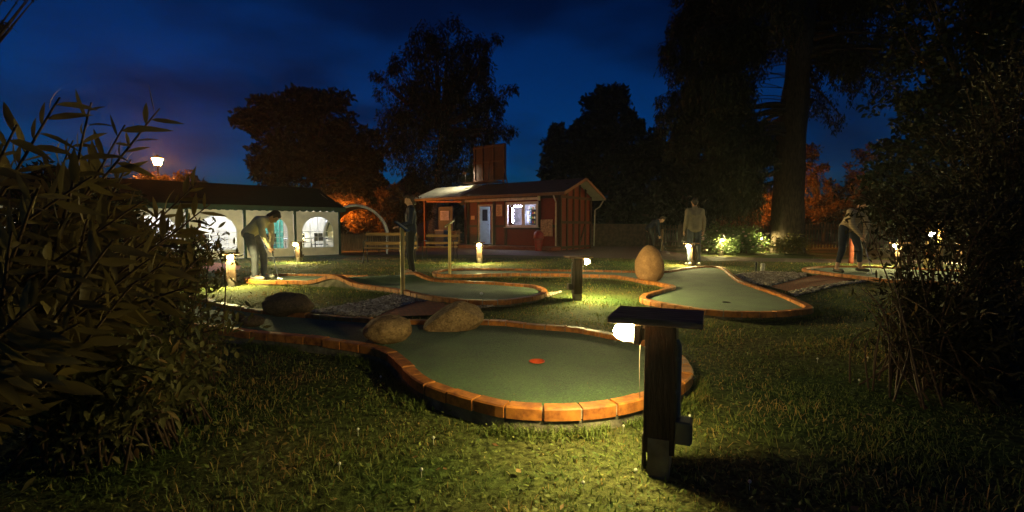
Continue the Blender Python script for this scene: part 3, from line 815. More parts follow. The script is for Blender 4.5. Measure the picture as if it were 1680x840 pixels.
BWOOD = mat("bench_slat_wood", (0.48, 0.27, 0.09), 0.55, 0.35, 10, stretch=(.6, 8, 8))
CAST = mat("cast_iron", (0.03, 0.028, 0.025), 0.5, 0.3)
def make_bench():
    t = thing("park_bench", "x", "park bench", (0, 0, 0), 0, "park benches before the kiosk")
    W = 1.5
    s = MB()
    for k in range(4): s.box((0, -.20 + k * .115, .43), (W, .095, .028), ch=.004)
    s.build("seat", BWOOD, t)
    b = MB(); M = Matrix.Rotation(R(-14), 4, 'X')
    for k in (0, 2): b.box((0, .245 + .035 * k, .56 + k * .135), (W, .024, .085), M=M)
    b.build("backrest", BWOOD, t)
    lat = MB()
    for i in range(26):
        x = -W / 2 + .1 + i * .052
        lat.tube([(x, .27, .615), (x + .026, .285, .665), (x, .295, .715), (x + .026, .305, .765)], .006, 5)
        lat.tube([(x + .026, .27, .615), (x, .285, .665), (x + .026, .295, .715), (x, .305, .765)], .006, 5)
    lat.build("back_lattice", CAST, t)
    for sx in (-1, 1):
        f = MB(); x = sx * (W / 2 - .05)
        f.tube([(x, .36, .92), (x, .26, .5), (x, .20, .25), (x, .30, 0)], .018, 8)
        f.tube([(x, -.27, 0), (x, -.22, .25), (x, -.26, .42), (x, .22, .41)], .018, 8)
        f.tube([(x, -.26, .42), (x, -.28, .62), (x, -.1, .66), (x, .28, .64)], .016, 8)
        f.build("side_frame", CAST, t)
    return t
bench = make_bench()
c = G(640, 431); bench.location = c; bench.rotation_euler = (0, 0, R(4)); bench['label'] = "park bench with yellow slats and dark lattice back, left of the bamboo pole"
b2 = copy_tree(bench); c = G(722, 424); b2.location = c; b2.rotation_euler = (0, 0, R(-8)); b2['label'] = "park bench half behind the slimmer scorecard stand, facing the kiosk"
b2.scale = (.75, .9, .9)

# golf ball
m = mat("golf_ball_white", (.85, .85, .82), .3, .02); c = G(790, 484, ZL)
tag(MB().lathe([(0.001, 0), (.012, .003), (.0195, .011), (.0215, .0215), (.0195, .032), (.012, .040), (.001, .043)], 16, (c.x, c.y, ZL)).build("golf_ball", m, smooth=True),
    "white golf ball on the middle lane's rounded end", "golf ball")
c = G(1424, 450, ZL)
tag(MB().lathe([(0.001, 0), (.012, .003), (.0195, .011), (.0215, .0215), (.0195, .032), (.012, .040), (.001, .043)], 16, (c.x, c.y, ZL)).build("golf_ball", m, smooth=True),
    "white golf ball by the striped golfer's shoe", "golf ball")

# posts
def wood_post(label, px, py, H, r, m, name="wooden_post", lean=0.0, group=None):
    c = G(px, py); o = MB()
    pts = [(lean * z / H + .006 * math.sin(z * 7), .006 * math.sin(z * 5 + 1), z) for z in [H * k / 8 for k in range(9)]]
    o.tube(pts, [r * (1 + .12 * math.sin(k * 2.1)) for k in range(9)], 10)
    b = o.build(name, m, smooth=True); b.location = c
    return tag(b, label, "post", group)
OLDW = mat("weathered_post", (0.34, 0.22, 0.10), 0.8, 0.45, 10, .5, 30, stretch=(3, 3, .5))
BRNW = mat("brown_post", (0.20, 0.10, 0.05), 0.8, 0.45, 10, .5, 30, stretch=(3, 3, .5))
wood_post("knobbly yellow post right beside the man in the grey sweater", 1147, 426, 1.02, .045, OLDW)
wood_post("dark timber post behind the bent golfer in navy", 1086, 412, .95, .05, OLDW)
wood_post("brown timber post right of the kiosk's downpipe", 991, 401, 1.0, .05, BRNW)
wood_post("short brown post at the foot of the spruce", 1275, 416, .62, .07, BRNW)
wood_post("red brown post behind the striped golfer's legs", 1396, 432, .72, .06, mat("red_post", (.30, .07, .035), .7, .3))
wood_post("short dark stub beside the cobbles", 1240, 447, .24, .025, BLACKM)
wood_post("short white marker stub beside the cobbles", 1251, 446, .20, .045, mat("white_stub", (.55, .52, .46), .6, .3))
wood_post("taller knobbly log post glowing behind the right shrub", 1541, 444, 1.20, .065, OLDW)
wood_post("thinner log post left of the knobbly one behind the right shrub", 1520, 428, 1.05, .05, OLDW)
# hanging lamp between the two log posts
c = A(1530, 385, 11.6)
t = thing("garden_lamp", "bright garden lamp fixed between the two log posts behind the right shrub", "garden lamp", (c.x, c.y, 0))
MB().tube([(0, .0, 0), (0, 0, c.z - .05)], .02, 8).build("lamp_stem", BLACKM, t)
MB().lathe([(.03, -.06), (.07, -.05), (.075, -.04)], 12, (0, 0, c.z)).build("lamp_tray", BLACKM, t)
MB().lathe([(.085, .05), (.08, .06), (.02, .085)], 12, (0, 0, c.z)).build("lamp_hood", BLACKM, t)
MB().lathe([(.05, -.038), (.06, 0), (.05, .046)], 10, (0, 0, c.z)).build("lamp_glass", LENS, t)

# round painted balls beside the log posts
def ornament():
    c = G(1524, 438); t = thing("ball_ornament", "stack of coloured garden balls beside the log posts", "garden ornament", c)
    for (x, y, z, r, cc) in ((0, 0, .12, .12, (.55, .45, .2)), (.02, 0, .32, .10, (.65, .20, .05)), (-.01, 0, .50, .09, (.35, .42, .2)), (.2, .05, .09, .09, (.6, .5, .25))):
        MB().lathe([(.001, -r), (r * .5, -r * .87), (r * .87, -r * .5), (r, 0), (r * .87, r * .5), (r * .5, r * .87), (.001, r)], 14, (x, y, z)).build("ball", mat("ball_%.2f" % cc[0], cc, .5), t, smooth=True)
ornament()

# ================================================================== TENT
TD = Vector((2.35, 2.15, 0)).normalized(); TN = Vector((TD.y, -TD.x, 0))   # along wall (to the right), outward normal (towards camera)
T0 = Vector((-6.47, 18.3, 0))                                             # right front corner
PL, NP = 1.60, 6
WALLH, EAVE, RIDGE, TW = 1.60, 1.76, 2.62, 4.8
CANV = bpy.data.materials.new("white_canvas"); CANV.use_nodes = True
def canvas_setup(m, colr, tr):
    n, l = m.node_tree.nodes, m.node_tree.links; b = n["Principled BSDF"]; o = n["Material Output"]
    b.inputs['Roughness'].default_value = 0.6
    tc = n.new("ShaderNodeTexCoord"); nz = n.new("ShaderNodeTexNoise"); nz.inputs['Scale'].default_value = 3; nz.inputs['Detail'].default_value = 6
    l.new(tc.outputs['Object'], nz.inputs['Vector'])
    rp = n.new("ShaderNodeValToRGB"); e = rp.color_ramp.elements
    e[0].position = .3; e[0].color = (*[x * .72 for x in colr], 1); e[1].position = .65; e[1].color = (*colr, 1)
    l.new(nz.outputs['Fac'], rp.inputs[0]); l.new(rp.outputs[0], b.inputs['Base Color'])
    bp = n.new("ShaderNodeBump"); bp.inputs['Strength'].default_value = .5; bp.inputs['Distance'].default_value = .05
    l.new(nz.outputs['Fac'], bp.inputs['Height']); l.new(bp.outputs[0], b.inputs['Normal'])
    t = n.new("ShaderNodeBsdfTranslucent"); l.new(rp.outputs[0], t.inputs[0])
    mx = n.new("ShaderNodeMixShader"); mx.inputs[0].default_value = tr
    l.new(b.outputs[0], mx.inputs[1]); l.new(t.outputs[0], mx.inputs[2]); l.new(mx.outputs[0], o.inputs[0])
canvas_setup(CANV, (0.80, 0.72, 0.54), 0.05)
GREENC = mat("dark_green_canvas", (0.012, 0.045, 0.032), 0.6, 0.3, 4, .3, 6)
FILM = bpy.data.materials.new("clear_window_film"); FILM.use_nodes = True
n_, l_ = FILM.node_tree.nodes, FILM.node_tree.links
g_ = n_.new("ShaderNodeBsdfGlossy"); g_.inputs['Roughness'].default_value = .12; tr_ = n_.new("ShaderNodeBsdfTransparent"); tr_.inputs[0].default_value = (.9, .93, .95, 1)
mx_ = n_.new("ShaderNodeMixShader"); mx_.inputs[0].default_value = .06
l_.new(tr_.outputs[0], mx_.inputs[1]); l_.new(g_.outputs[0], mx_.inputs[2]); l_.new(mx_.outputs[0], n_["Material Output"].inputs[0])
WHITEP = mat("white_plastic", (0.75, 0.76, 0.74), 0.45, 0.08)
TENTL = emis("tent_tube_lit", COOL, 560.0)

def tent():
    t = thing("party_tent", "long white party tent with arched windows and dark green scalloped roof, lit inside", "tent", T0)
    def W(s, h, out=0.0):   # s metres left of the right corner, h height, out towards camera (local to T0)
        p = -TD * s + TN * out; return Vector((p.x, p.y, h))
    def panel(s0, s1, flip_out, win=True, endwall=False):
        """wall panel with arched opening, one n-gon strip"""
        mb = MB(); a = s0; b = s1; m_ = (a + b) / 2; hw = 0.56; sill = .30; spring = .86; top = 1.42
        f = (lambda s, h: W(s, h, flip_out))
        arch = [(m_ - hw, sill)] + [(m_ - hw * math.cos(math.pi * k / 14), spring + (top - spring) * math.sin(math.pi * k / 14)) for k in range(15)] + [(m_ + hw, sill)]
        mb.add([f(a, 0.02), f(b, 0.02), f(b, sill), f(m_ + hw, sill), f(m_ - hw, sill), f(a, sill)], [(0, 1, 2, 3, 4, 5)])
        # sides+top
        for k in range(len(arch) - 1):
            (x0, z0), (x1, z1) = arch[k], arch[k + 1]
            if k == 0: mb.add([f(a, sill), f(x0, sill), f(x1, z1), f(a, z1)], [(0, 1, 2, 3)])
            elif k == len(arch) - 2: mb.add([f(b, z0), f(x0, z0), f(x1, z1), f(b, sill)], [(0, 1, 2, 3)])
            else:
                c0 = W(a + (b - a) * max(0, min(1, (k - 1) / 14)), WALLH, flip_out); c1 = W(a + (b - a) * (k) / 14, WALLH, flip_out)
                mb.add([f(x0, z0), f(x1, z1), c1, c0], [(0, 1, 2, 3)])
        mb.add([f(a, spring), f(m_ - hw, spring), f(a, WALLH)], [(0, 1, 2)]); mb.add([f(b, spring), f(m_ + hw, spring), f(b, WALLH)], [(0, 1, 2)])
        w = mb.build("wall_panel", CANV, t)
        fr = MB(); pts = [W(x, z, flip_out + .006) for x, z in arch]; fr.tube(pts + [pts[0]], .012, 6)
        for k in range(1, 4):
            x = m_ - hw + 2 * hw * k / 4; zt = spring + (top - spring) * math.sqrt(max(0, 1 - ((x - m_) / hw) ** 2))
            fr.tube([W(x, sill, flip_out + .004), W(x, zt, flip_out + .004)], .0085, 4)
        for z in (.49, .68, .87):
            fr.tube([W(m_ - hw, z, flip_out + .004), W(m_ + hw, z, flip_out + .004)], .0085, 4)
        fr.build("window_frame", WHITEP, w)
        fl = MB(); fl.add([W(x, z, flip_out - .004) for x, z in arch], [tuple(range(len(arch)))]); fl.build("window_film", FILM, w)
    for k in range(NP):
        panel(k * PL + .05, (k + 1) * PL - .05, 0)
    back = MB()
    back.add([W(0, .02, -TW), W(NP * PL, .02, -TW), W(NP * PL, WALLH, -TW), W(0, WALLH, -TW)], [(0, 1, 2, 3)])
    back.build("wall_panel", CANV, t)
    for s in (0.0, NP * PL):
        e = MB(); e.add([W(s, .02, 0), W(s, .02, -TW), W(s, EAVE, -TW), W(s, RIDGE - .02, -TW / 2), W(s, EAVE, 0)], [(0, 1, 2, 3, 4)]); e.build("end_wall", CANV, t)
    # posts between the panels with green sleeves
    for k in range(NP + 1):
        MB().tube([W(k * PL, 0, .02), W(k * PL, EAVE, .02)], .045, 8).build("post", GREENC, t)
    # roof: front and back slopes with overhang, plus ends
    rf = MB(); o = .18
    a, b = -o, NP * PL + o
    for (x0, x1) in [(a + (b - a) * i / 6, a + (b - a) * (i + 1) / 6) for i in range(6)]:
        for (o0, h0, o1, h1) in ((o, EAVE, -TW / 2, RIDGE), (-TW / 2, RIDGE, -TW - o, EAVE)):
            mids = [(o0 + (o1 - o0) * q, h0 + (h1 - h0) * q - .05 * math.sin(math.pi * q) * 1.0) for q in (0, .33, .66, 1)]
            for (p0, q0), (p1, q1) in zip(mids, mids[1:]):
                rf.add([W(x0, q0, p0), W(x1, q0, p0), W(x1, q1, p1), W(x0, q1, p1)], [(0, 1, 2, 3)])
    rf.build("roof", mat("tent_roof_canvas", (.010, .014, .011), .95, .3, spec=.05), t)
    n = 14 * NP
    for side in (o, -TW - o):
        va = MB()
        ln = b - a
        for i in range(n * 4):
            x0 = a + ln * i / (n * 4); x1 = a + ln * (i + 1) / (n * 4)
            z0 = EAVE - .14 - .045 * abs(math.sin(math.pi * i / 8)); z1 = EAVE - .14 - .045 * abs(math.sin(math.pi * (i + 1) / 8))
            va.add([W(x0, z0, side), W(x1, z1, side), W(x1, EAVE, side), W(x0, EAVE, side)], [(0, 1, 2, 3)])
        va.build("valance", GREENC, t)
    fl = MB(); fl.add([W(0, .012, 0), W(NP * PL, .012, 0), W(NP * PL, .012, -TW), W(0, .012, -TW)], [(0, 1, 2, 3)]); fl.build("floor", mat("tent_floor", (.30, .30, .28), .8), t)
    for s in (1.0, 2.9, 4.5, 6.4, 8.2):
        MB().tube([W(s - .5, 1.98, -TW / 2 - .3), W(s + .5, 1.98, -TW / 2 - .3)], .02, 6).build("tube_lamp", TENTL, t)
    # interior furniture
    def wpos(s, out): p = T0 + W(s, 0, out); return (p.x, p.y, 0)
    rz = math.atan2(TD.y, TD.x)
    def table(label, s, out):
        q = thing("banquet_table", label, "table", wpos(s, out), rz, "tables inside the tent")
        MB().box((0, 0, .60), (1.1, .55, .03), ch=.005).build("tabletop", WHITEP, q)
        for sx in (-.48, .48):
            for sy in (-.22, .22): MB().tube([(sx, sy, .005), (sx, sy, .59)], .015, 6).build("leg", BLACKM, q)
        return q
    table("white table behind the tent's right window", .9, -1.5)
    table("white table behind the tent window with the golfer before it", 2.5, -1.6)
    table("white table behind the tent's left visible window", 4.2, -1.3)
    def chair():
        q = thing("folding_chair", "x", "chair", (0, 0, 0), 0, "chairs inside the tent")
        MB().box((0, 0, .38), (.38, .36, .025), ch=.004).build("seat", mat("chair_black", (.03, .03, .035), .6), q)
        MB().box((0, .18, .66), (.38, .025, .30), ch=.004).build("backrest", MATS["chair_black"], q)
        for sx in (-.17, .17):
            MB().tube([(sx, -.16, .005), (sx, -.15, .38)], .012, 6).build("leg", BLACKM, q)
            MB().tube([(sx, .22, .005), (sx, .16, .38), (sx, .18, .52)], .012, 6).build("leg", BLACKM, q)
        return q
    c0 = chair()
    lab = ["black chair at the tent table, right window, near its left edge", "black chair at the tent table, right window, near its right edge",
           "black chair behind the golfer's window, left of two", "black chair behind the golfer's window, right of two", "black chair seen in the tent's left window"]
    for i, (s, o_, a_) in enumerate(((.45, -.95, 3.1), (1.25, -.9, 3.4), (2.2, -.95, 3.2), (2.75, -1.0, 2.9), (4.3, -.7, 3.0))):
        q = c0 if i == 0 else copy_tree(c0)
        q.location = wpos(s, o_); q.rotation_euler = (0, 0, rz + a_); q['label'] = lab[i]
    d = MB()
    for i in range(24):
        x = i * .03; d.add([W(.62 + x, .1, -4.4 + .05 * math.sin(i * 1.3)), W(.65 + x, .1, -4.4 + .05 * math.sin((i + 1) * 1.3)), W(.65 + x, 1.7, -4.4 + .05 * math.sin((i + 1) * 1.3)), W(.62 + x, 1.7, -4.4 + .05 * math.sin(i * 1.3))], [(0, 1, 2, 3)])
    cur = d.build("curtain", mat("green_curtain", (.10, .35, .24), .8), None); cur.location = T0; tag(cur, "pale green curtain hanging inside the tent's right window", "curtain")
tent()

# arch canopy beside the tent
def arch():
    c = G(608, 413); c = Vector((c.x, 18.6, 0)); t = thing("arch_canopy", "dark green barrel arch canopy with pale rims beside the tent", "canopy", (c.x, c.y, 0), R(13))
    r, zs, dep = 1.14, .66, 3.0; N = 20
    def ringp(rr, y, z0=zs): return [Vector((rr * math.cos(math.pi * k / N), y, z0 + rr * 1.04 * math.sin(math.pi * k / N))) for k in range(N + 1)]
    sh = MB(); a = ringp(r, 0); b = ringp(r, dep); a2 = ringp(r - .02, 0); b2 = ringp(r - .02, dep)
    V = a + b + a2 + b2; n = N + 1; F = []
    for k in range(N): F += [(k, k + 1, n + k + 1, n + k), (2 * n + k, 3 * n + k, 3 * n + k + 1, 2 * n + k + 1)]
    sh.add(V, F); sh.build("canopy_shell", GREENC, t, smooth=True)
    PALE = mat("pale_rim", (.75, .70, .60), .5)
    MB().tube(ringp(r + .01, -.02), .052, 8).build("rim", PALE, t, smooth=True)
    MB().tube(ringp(r - .0, dep + .02), .030, 8).build("rim", PALE, t, smooth=True)
    for sx in (-1, 1):
        for y in (0, dep): MB().box((sx * r, y, zs / 2), (.07, .07, zs), ch=.005).build("post", WHITEP, t)
        mb = MB()
        for z in (.12, .35, .60): mb.box((sx * r, dep / 2, z), (.03, dep - .08, .05))
        mb.build("side_rail", WHITEP, t)
arch()

# ================================================================== KIOSK
KP = Vector((2.1, 21.5, 0)); KD = Vector((-.8055, .5926, 0)); KG = Vector((.5926, .8055, 0))  # corner, along front (left), along gable (back)
REDW = brick_paving("red_boards", (0.26, 0.035, 0.020), (0.20, 0.028, 0.018), (0.07, 0.012, 0.01), 3.0)
REDW = mat("red_painted_boards", (0.15, 0.014, 0.009), 0.6, 0.35, 6, .3, 20, stretch=(1, 1, 7))
FRAME = mat("black_timber_frame", (0.022, 0.014, 0.011), 0.6, 0.3)
ROOFM = mat("brown_roof_shade", (0.06, 0.040, 0.032), 0.75, 0.3, 5, .3, 30)  # dark roof tone standing in for shade over the hut
CREAMP = mat("cream_paint", (0.62, 0.56, 0.50), 0.5, 0.1)
DOORM = mat("pale_blue_door", (0.50, 0.66, 0.74), 0.5, 0.1)
def kiosk():
    rz = math.atan2(-KD.y, -KD.x)     # local +x = to the right along the front, local +y = back
    t = thing("kiosk", "red timber framed kiosk with open hatch window, pale door and low gable roof", "kiosk", KP, rz)
    # local: x = -s, y = t (depth)
    L, D, H = 5.4, 2.95, 2.5
    w = MB(); th = .10
    def wall(x0, x1, z0, z1, y=0): w.box(((x0 + x1) / 2, y + th / 2, (z0 + z1) / 2), (x1 - x0, th, z1 - z0))
    # front wall with openings: window s 1.13..2.9 (z1.07..2.19), door s 3.76..4.6 (z .2..2.07)
    wall(-1.13, 0, .0, H); wall(-2.9, -1.13, 0, 1.07); wall(-2.9, -1.13, 2.19, H); wall(-3.76, -2.9, 0, H)
    wall(-4.6, -3.76, 2.07, H); wall(-4.6, -3.76, 0, .2); wall(-5.4, -4.6, 0, H)
    w.box((-L / 2, D - th / 2, H / 2), (L, th, H)); w.box((-L + th / 2, D / 2, H / 2), (th, D - 2 * th - .01, H)); w.box((-th / 2, D / 2, H / 2), (th, D - 2 * th - .01, H))
    wf = w.build("wall", REDW, t)
    g = MB()
    for x in (-th, -L):
        g.add([(x, .03, H), (x + th, .03, H), (x + th, D - .03, H), (x, D - .03, H), (x, D / 2, 3.12), (x + th, D / 2, 3.12)], [(0, 1, 5, 4), (1, 2, 5), (2, 3, 4, 5), (3, 0, 4)])
    g.build("gable", REDW, t)
    # black frame
    f = MB(); e = -.018
    for x in (-.06, -1.05, -2.97, -3.68, -4.68, -5.34): f.box((x, e, H / 2), (.13, .05, H))
    for z in (.12, 2.38): f.box((-L / 2, e - .003, z), (L + .02, .055, .13))
    for (a, b) in ((-1.0, -.1), (-5.3, -4.72), (-3.65, -3.0)): f.box(((a + b) / 2, e + .003, 1.08), (b - a, .045, .11))
    f.box((-2.0, e + .003, .98), (1.86, .045, .11))
    for y in (.06, .62, 1.2, 1.78, 2.36, D - .06): f.box((.018, y, H / 2 + (.25 if .5 < y < 2.5 else 0)), (.05, .12, H + (.5 if .5 < y < 2.5 else 0)))
    for z in (.12, 1.25, 2.38): f.box((.021, D / 2, z), (.055, D, .12))
    M = Matrix.Rotation(R(50), 4, 'X'); f.box((.02, 2.1, .75), (.045, .10, 1.35), M=Matrix.Rotation(R(-30), 4, 'X'))
    f.build("timber_frame", FRAME, t)
    # roof
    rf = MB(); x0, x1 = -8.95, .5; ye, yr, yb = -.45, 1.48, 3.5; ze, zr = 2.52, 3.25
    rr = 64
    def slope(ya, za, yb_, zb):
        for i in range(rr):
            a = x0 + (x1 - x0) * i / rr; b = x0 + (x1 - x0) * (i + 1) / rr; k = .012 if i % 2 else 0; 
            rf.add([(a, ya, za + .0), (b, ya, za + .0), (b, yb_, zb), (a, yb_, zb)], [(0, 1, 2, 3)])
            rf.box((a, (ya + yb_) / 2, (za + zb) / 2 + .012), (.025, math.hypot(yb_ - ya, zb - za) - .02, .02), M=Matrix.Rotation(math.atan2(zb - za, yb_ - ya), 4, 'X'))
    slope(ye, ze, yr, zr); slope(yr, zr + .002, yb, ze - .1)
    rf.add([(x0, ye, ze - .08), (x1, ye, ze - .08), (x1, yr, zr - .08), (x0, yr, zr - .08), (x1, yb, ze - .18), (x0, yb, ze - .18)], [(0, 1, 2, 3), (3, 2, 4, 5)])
    r_ = rf.build("roof", mat("pale_lit_roof_sheet", (.50, .47, .38), .6, .15, 3), t)  # pale tone paints in the light on the roof's left end
    # darker brown stretch over the hut: the roof's unlit part put into the colour
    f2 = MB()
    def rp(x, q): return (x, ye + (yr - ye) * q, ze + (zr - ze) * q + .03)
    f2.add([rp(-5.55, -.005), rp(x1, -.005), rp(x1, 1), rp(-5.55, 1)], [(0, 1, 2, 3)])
    f2.build("roof_shade_overlay", ROOFM, t)
    fa = MB(); fa.box(((x0 + x1) / 2, ye - .012, ze - .045), (x1 - x0, .022, .13))
    sl = math.atan2(zr - ze, yr - ye); ln = math.hypot(zr - ze, yr - ye)
    sb = math.atan2(ze - .1 - zr, yb - yr); lb = math.hypot(zr - ze + .1, yb - yr)
    for x in (x1 + .012, x0 - .012):
        fa.box((x, (ye + yr) / 2, (ze + zr) / 2 - .03), (.022, ln, .13), M=Matrix.Rotation(sl, 4, 'X'))
        fa.box((x, (yb + yr) / 2, (ze - .1 + zr) / 2 - .03), (.022, lb, .13), M=Matrix.Rotation(sb, 4, 'X'))
    fa.build("fascia", mat("fascia_brown", (.16, .085, .05), .5, .2), t)
    # canopy posts at the open left end
    for x in (-8.2,):
        for y in (-.25, 3.0): MB().box((x, y, 1.25), (.11, .11, 2.5)).build("canopy_post", mat("post_red", (.22, .05, .03), .6), t)
    MB().tube([(-5.5, -.3, 2.3), (-8.0, -.3, 2.38)], .045, 8).build("rolled_awning", mat("salmon_awning", (.75, .33, .22), .6), t)
    # awning cassette over window and door
    a = MB(); a.box((-3.25, -.12, 2.33), (4.35, .15, .12), ch=.02); a.box((-1.02, -.12, 2.33), (.05, .19, .2)); a.build("awning_cassette", mat("awning_case", (.62, .48, .36), .5), t)
    # window
    wn_ = MB()
    for (x, z, sx, sz) in ((-2.015, 2.14, 1.83, .12), (-2.015, 1.08, 1.83, .10), (-2.87, 1.61, .10, .98), (-1.16, 1.61, .10, .98), (-1.93, 1.61, .13, .98)): wn_.box((x, -.035, z), (sx, .07, sz), ch=.004)
    win = wn_.build("window", CREAMP, t)
    MB().box((-2.0, -.10, 1.02), (1.9, .22, .035), ch=.004).build("serving_shelf", CREAMP, win)
    gl = MB().add([(-2.82, .03, 1.13), (-1.99, .03, 1.13), (-1.99, .03, 2.08), (-2.82, .03, 2.08)], [(0, 1, 2, 3)]).add([(-1.87, .034, 1.13), (-1.21, .034, 1.13), (-1.21, .034, 2.08), (-1.87, .034, 2.08)], [(0, 1, 2, 3)])
    gl.build("window_pane", FILM, win)
    # interior
    i_ = MB(); i_.add([(-3.6, 1.5, .2), (-.2, 1.5, .2), (-.2, 1.5, 2.4), (-3.6, 1.5, 2.4)], [(0, 1, 2, 3)]).add([(-3.6, .12, 2.42), (-.2, .12, 2.42), (-.2, 1.5, 2.42), (-3.6, 1.5, 2.42)], [(0, 1, 2, 3)])
    
    i_.add([(-5.25, .12, .2), (-.12, .12, .2), (-.12, 2.8, .2), (-5.25, 2.8, .2)], [(0, 1, 2, 3)])
    i_.build("interior_lining", mat("interior_grey", (.32, .32, .34), .7), t)
    tube = emis("kiosk_tube_lit", (0.82, 0.78, 1.0), 130.0)
    MB().tube([(-2.7, .30, 2.02), (-2.15, .30, 2.02)], .03, 8).build("tube_lamp", tube, t)
    MB().tube([(-2.74, .25, 1.25), (-2.74, .25, 1.95)], .03, 8).build("tube_lamp", tube, t)
    MB().lathe([(.08, 1.86), (.08, 1.88), (.08, 2.02)], 12, (-1.32, .4, 0)).lathe([(.08, 1.62), (.08, 1.7), (.08, 1.78)], 12, (-1.34, .4, 0)).build("globe_lamp", emis("globe_lit", (1, .97, .9), 6), t)
    sh = MB()
    for z in (1.2, 1.42, 1.64, 1.86): sh.box((-1.6, .62, z), (.95, .18, .02))
    sh.build("shelf", mat("shelf_dark", (.05, .04, .03), .6), t)
    cols = [(.75, .65, .1), (.1, .45, .15), (.7, .1, .05), (.8, .75, .6), (.08, .2, .5), (.75, .35, .05)]
    k = 0
    for z in (1.21, 1.43, 1.65, 1.87):
        for j in range(9):
            x = -2.02 + j * .10; c = cols[(j * 3 + k) % 6]; k += 1
            h = random.uniform(.10, .16)
            o = MB().lathe([(.028, 0), (.030, h * .6), (.012, h * .8), (.012, h)], 8, (0, 0, 0)).build("bottle", mat("bottle_%.2f_%.2f" % c[:2], c, .3), None)
            pw = KP + Matrix.Rotation(rz, 3, 'Z') @ Vector((x, .60, z)); o.location = pw
            tag(o, "small coloured bottle on the shelves behind the kiosk's right window pane", "bottle", "bottles on the kiosk shelves")
    # fridge, poster inside left
    q = thing("drinks_fridge", "pale drinks fridge seen through the kiosk's left window pane", "fridge", KP + Matrix.Rotation(rz, 3, 'Z') @ Vector((-2.35, 1.15, .21)), rz)
    MB().box((0, 0, .85), (.45, .45, 1.7), ch=.02).build("cabinet", mat("fridge_dark", (.06, .07, .09), .4), q)
    MB().box((0, -.235, .95), (.36, .015, 1.3), ch=.005).build("door", mat("fridge_glass", (.14, .17, .2), .2), q)
    # door
    fr = MB()
    fr.box((-4.60, -.035, 1.13), (.07, .09, 1.90)); fr.box((-3.76, -.035, 1.13), (.07, .09, 1.90)); fr.box((-4.18, -.035, 2.10), (.91, .09, .07))
    fr.build("door_frame", mat("door_frame_cream", (.55, .43, .30), .5), t)
    M = Matrix.Rotation(R(24), 4, 'Z')
    d = MB().box(Vector((-4.56, .02, 0)) + M @ Vector((.24, 0, 0)) + Vector((0, 0, 1.12)), (.50, .04, 1.84), M=M, ch=.004).build("door", DOORM, t)
    MB().box(Vector((-4.56, .02, 0)) + M @ Vector((.24, -.024, 0)) + Vector((0, 0, 1.62)), (.26, .012, .56), M=M).build("door_window", mat("dark_glass", (.03, .03, .04), .2), d)
    hd = MB(); q_ = Vector((-4.56, .02, 0)) + M @ Vector((.44, -.04, 0)); hd.tube([q_ + Vector((0, 0, 1.15)), q_ + Vector((-.08, 0, 1.15))], .01, 6); hd.build("door_handle", SHOE, d)
    MB().lathe([(.02, 0), (.05, .03), (.05, .08), (.02, .11)], 10, (-3.98, .8, 1.45)).build("indicator_lamp", emis("red_lamp_lit", (1, .12, .05), 5), t)
    MB().box((-4.0, 1.0, .75), (.35, .4, 1.1)).build("counter", mat("counter_grey", (.25, .26, .28), .6), t)
    # plinth deck
    MB().box((-2.7, -.45, .09), (5.6, .78, .16), ch=.01).build("deck", mat("deck_red", (.16, .045, .03), .7), t)
    # notices
    nt = MB().box((-3.33, -.055, 1.83), (.36, .02, .55), ch=.003).build("notice_board", mat("notice_paper", (.72, .42, .25), .7, .12), t)
    tx = MB()
    for k in range(9): tx.box((-3.35 + (.02 if k % 2 else 0), -.067, 2.03 - k * .05), (.24 - .05 * (k % 3), .003, .012))
    tx.build("notice_text", mat("ink", (.06, .03, .02), .7), nt)
    MB().box((-5.0, -.052, 1.50), (.24, .02, .19), ch=.003).build("notice_board", MATS["notice_paper"], t)
    # gutter pipes
    MB().tube([(-.08, -.42, 2.42), (-.12, -.14, 2.12), (-.12, -.14, .2)], .032, 8).build("downpipe", mat("zinc", (.42, .36, .28), .45, .2, metallic=.3), t)
    MB().tube([(.46, 3.35, 2.32), (.40, 3.1, 2.02), (.18, 3.02, 1.85), (.14, 3.02, .1)], .032, 8).build("downpipe", MATS["zinc"], t)
    # roof board (back of a sign)
    bt = thing("roof_billboard", "back of a large dark framed sign board braced on the kiosk roof", "billboard", KP, rz)
    bx, by = -5.15, 1.48; bw, bh, z0 = 2.1, 1.85, 3.45
    BRB = mat("board_brown", (.045, .017, .012), .7, .3); RBB = mat("board_batten", (.07, .026, .016), .6, .3)
    MB().box((bx, by, z0 + bh / 2), (bw, .10, bh)).build("panel", BRB, bt)
    k_ = MB()
    for x in (-.98, -.42, .30, .98): k_.box((bx + x, by - .075, z0 + bh / 2), (.07, .045, bh))
    for z in (.04, .98, 1.74): k_.box((bx, by - .078, z0 + z), (bw, .05, .06))
    k_.build("batten", RBB, bt)
    MB().box((bx, by - .45, 3.33), (bw, .95, .04)).build("platform", RBB, bt)
    for (x0_, x1_, z1) in ((.1, .45, 1.05), (.98, 1.75, 1.0)):
        MB().tube([(bx + x0_, by - .1, z0 + z1), (bx + x1_, by - .75, 3.12 if x1_ < 1 else 3.0)], .03, 6).build("brace", RBB, bt)
    for x in (-.9, .9): MB().box((bx + x, by, 3.28), (.08, .08, .5)).build("board_leg", RBB, bt)
kiosk()
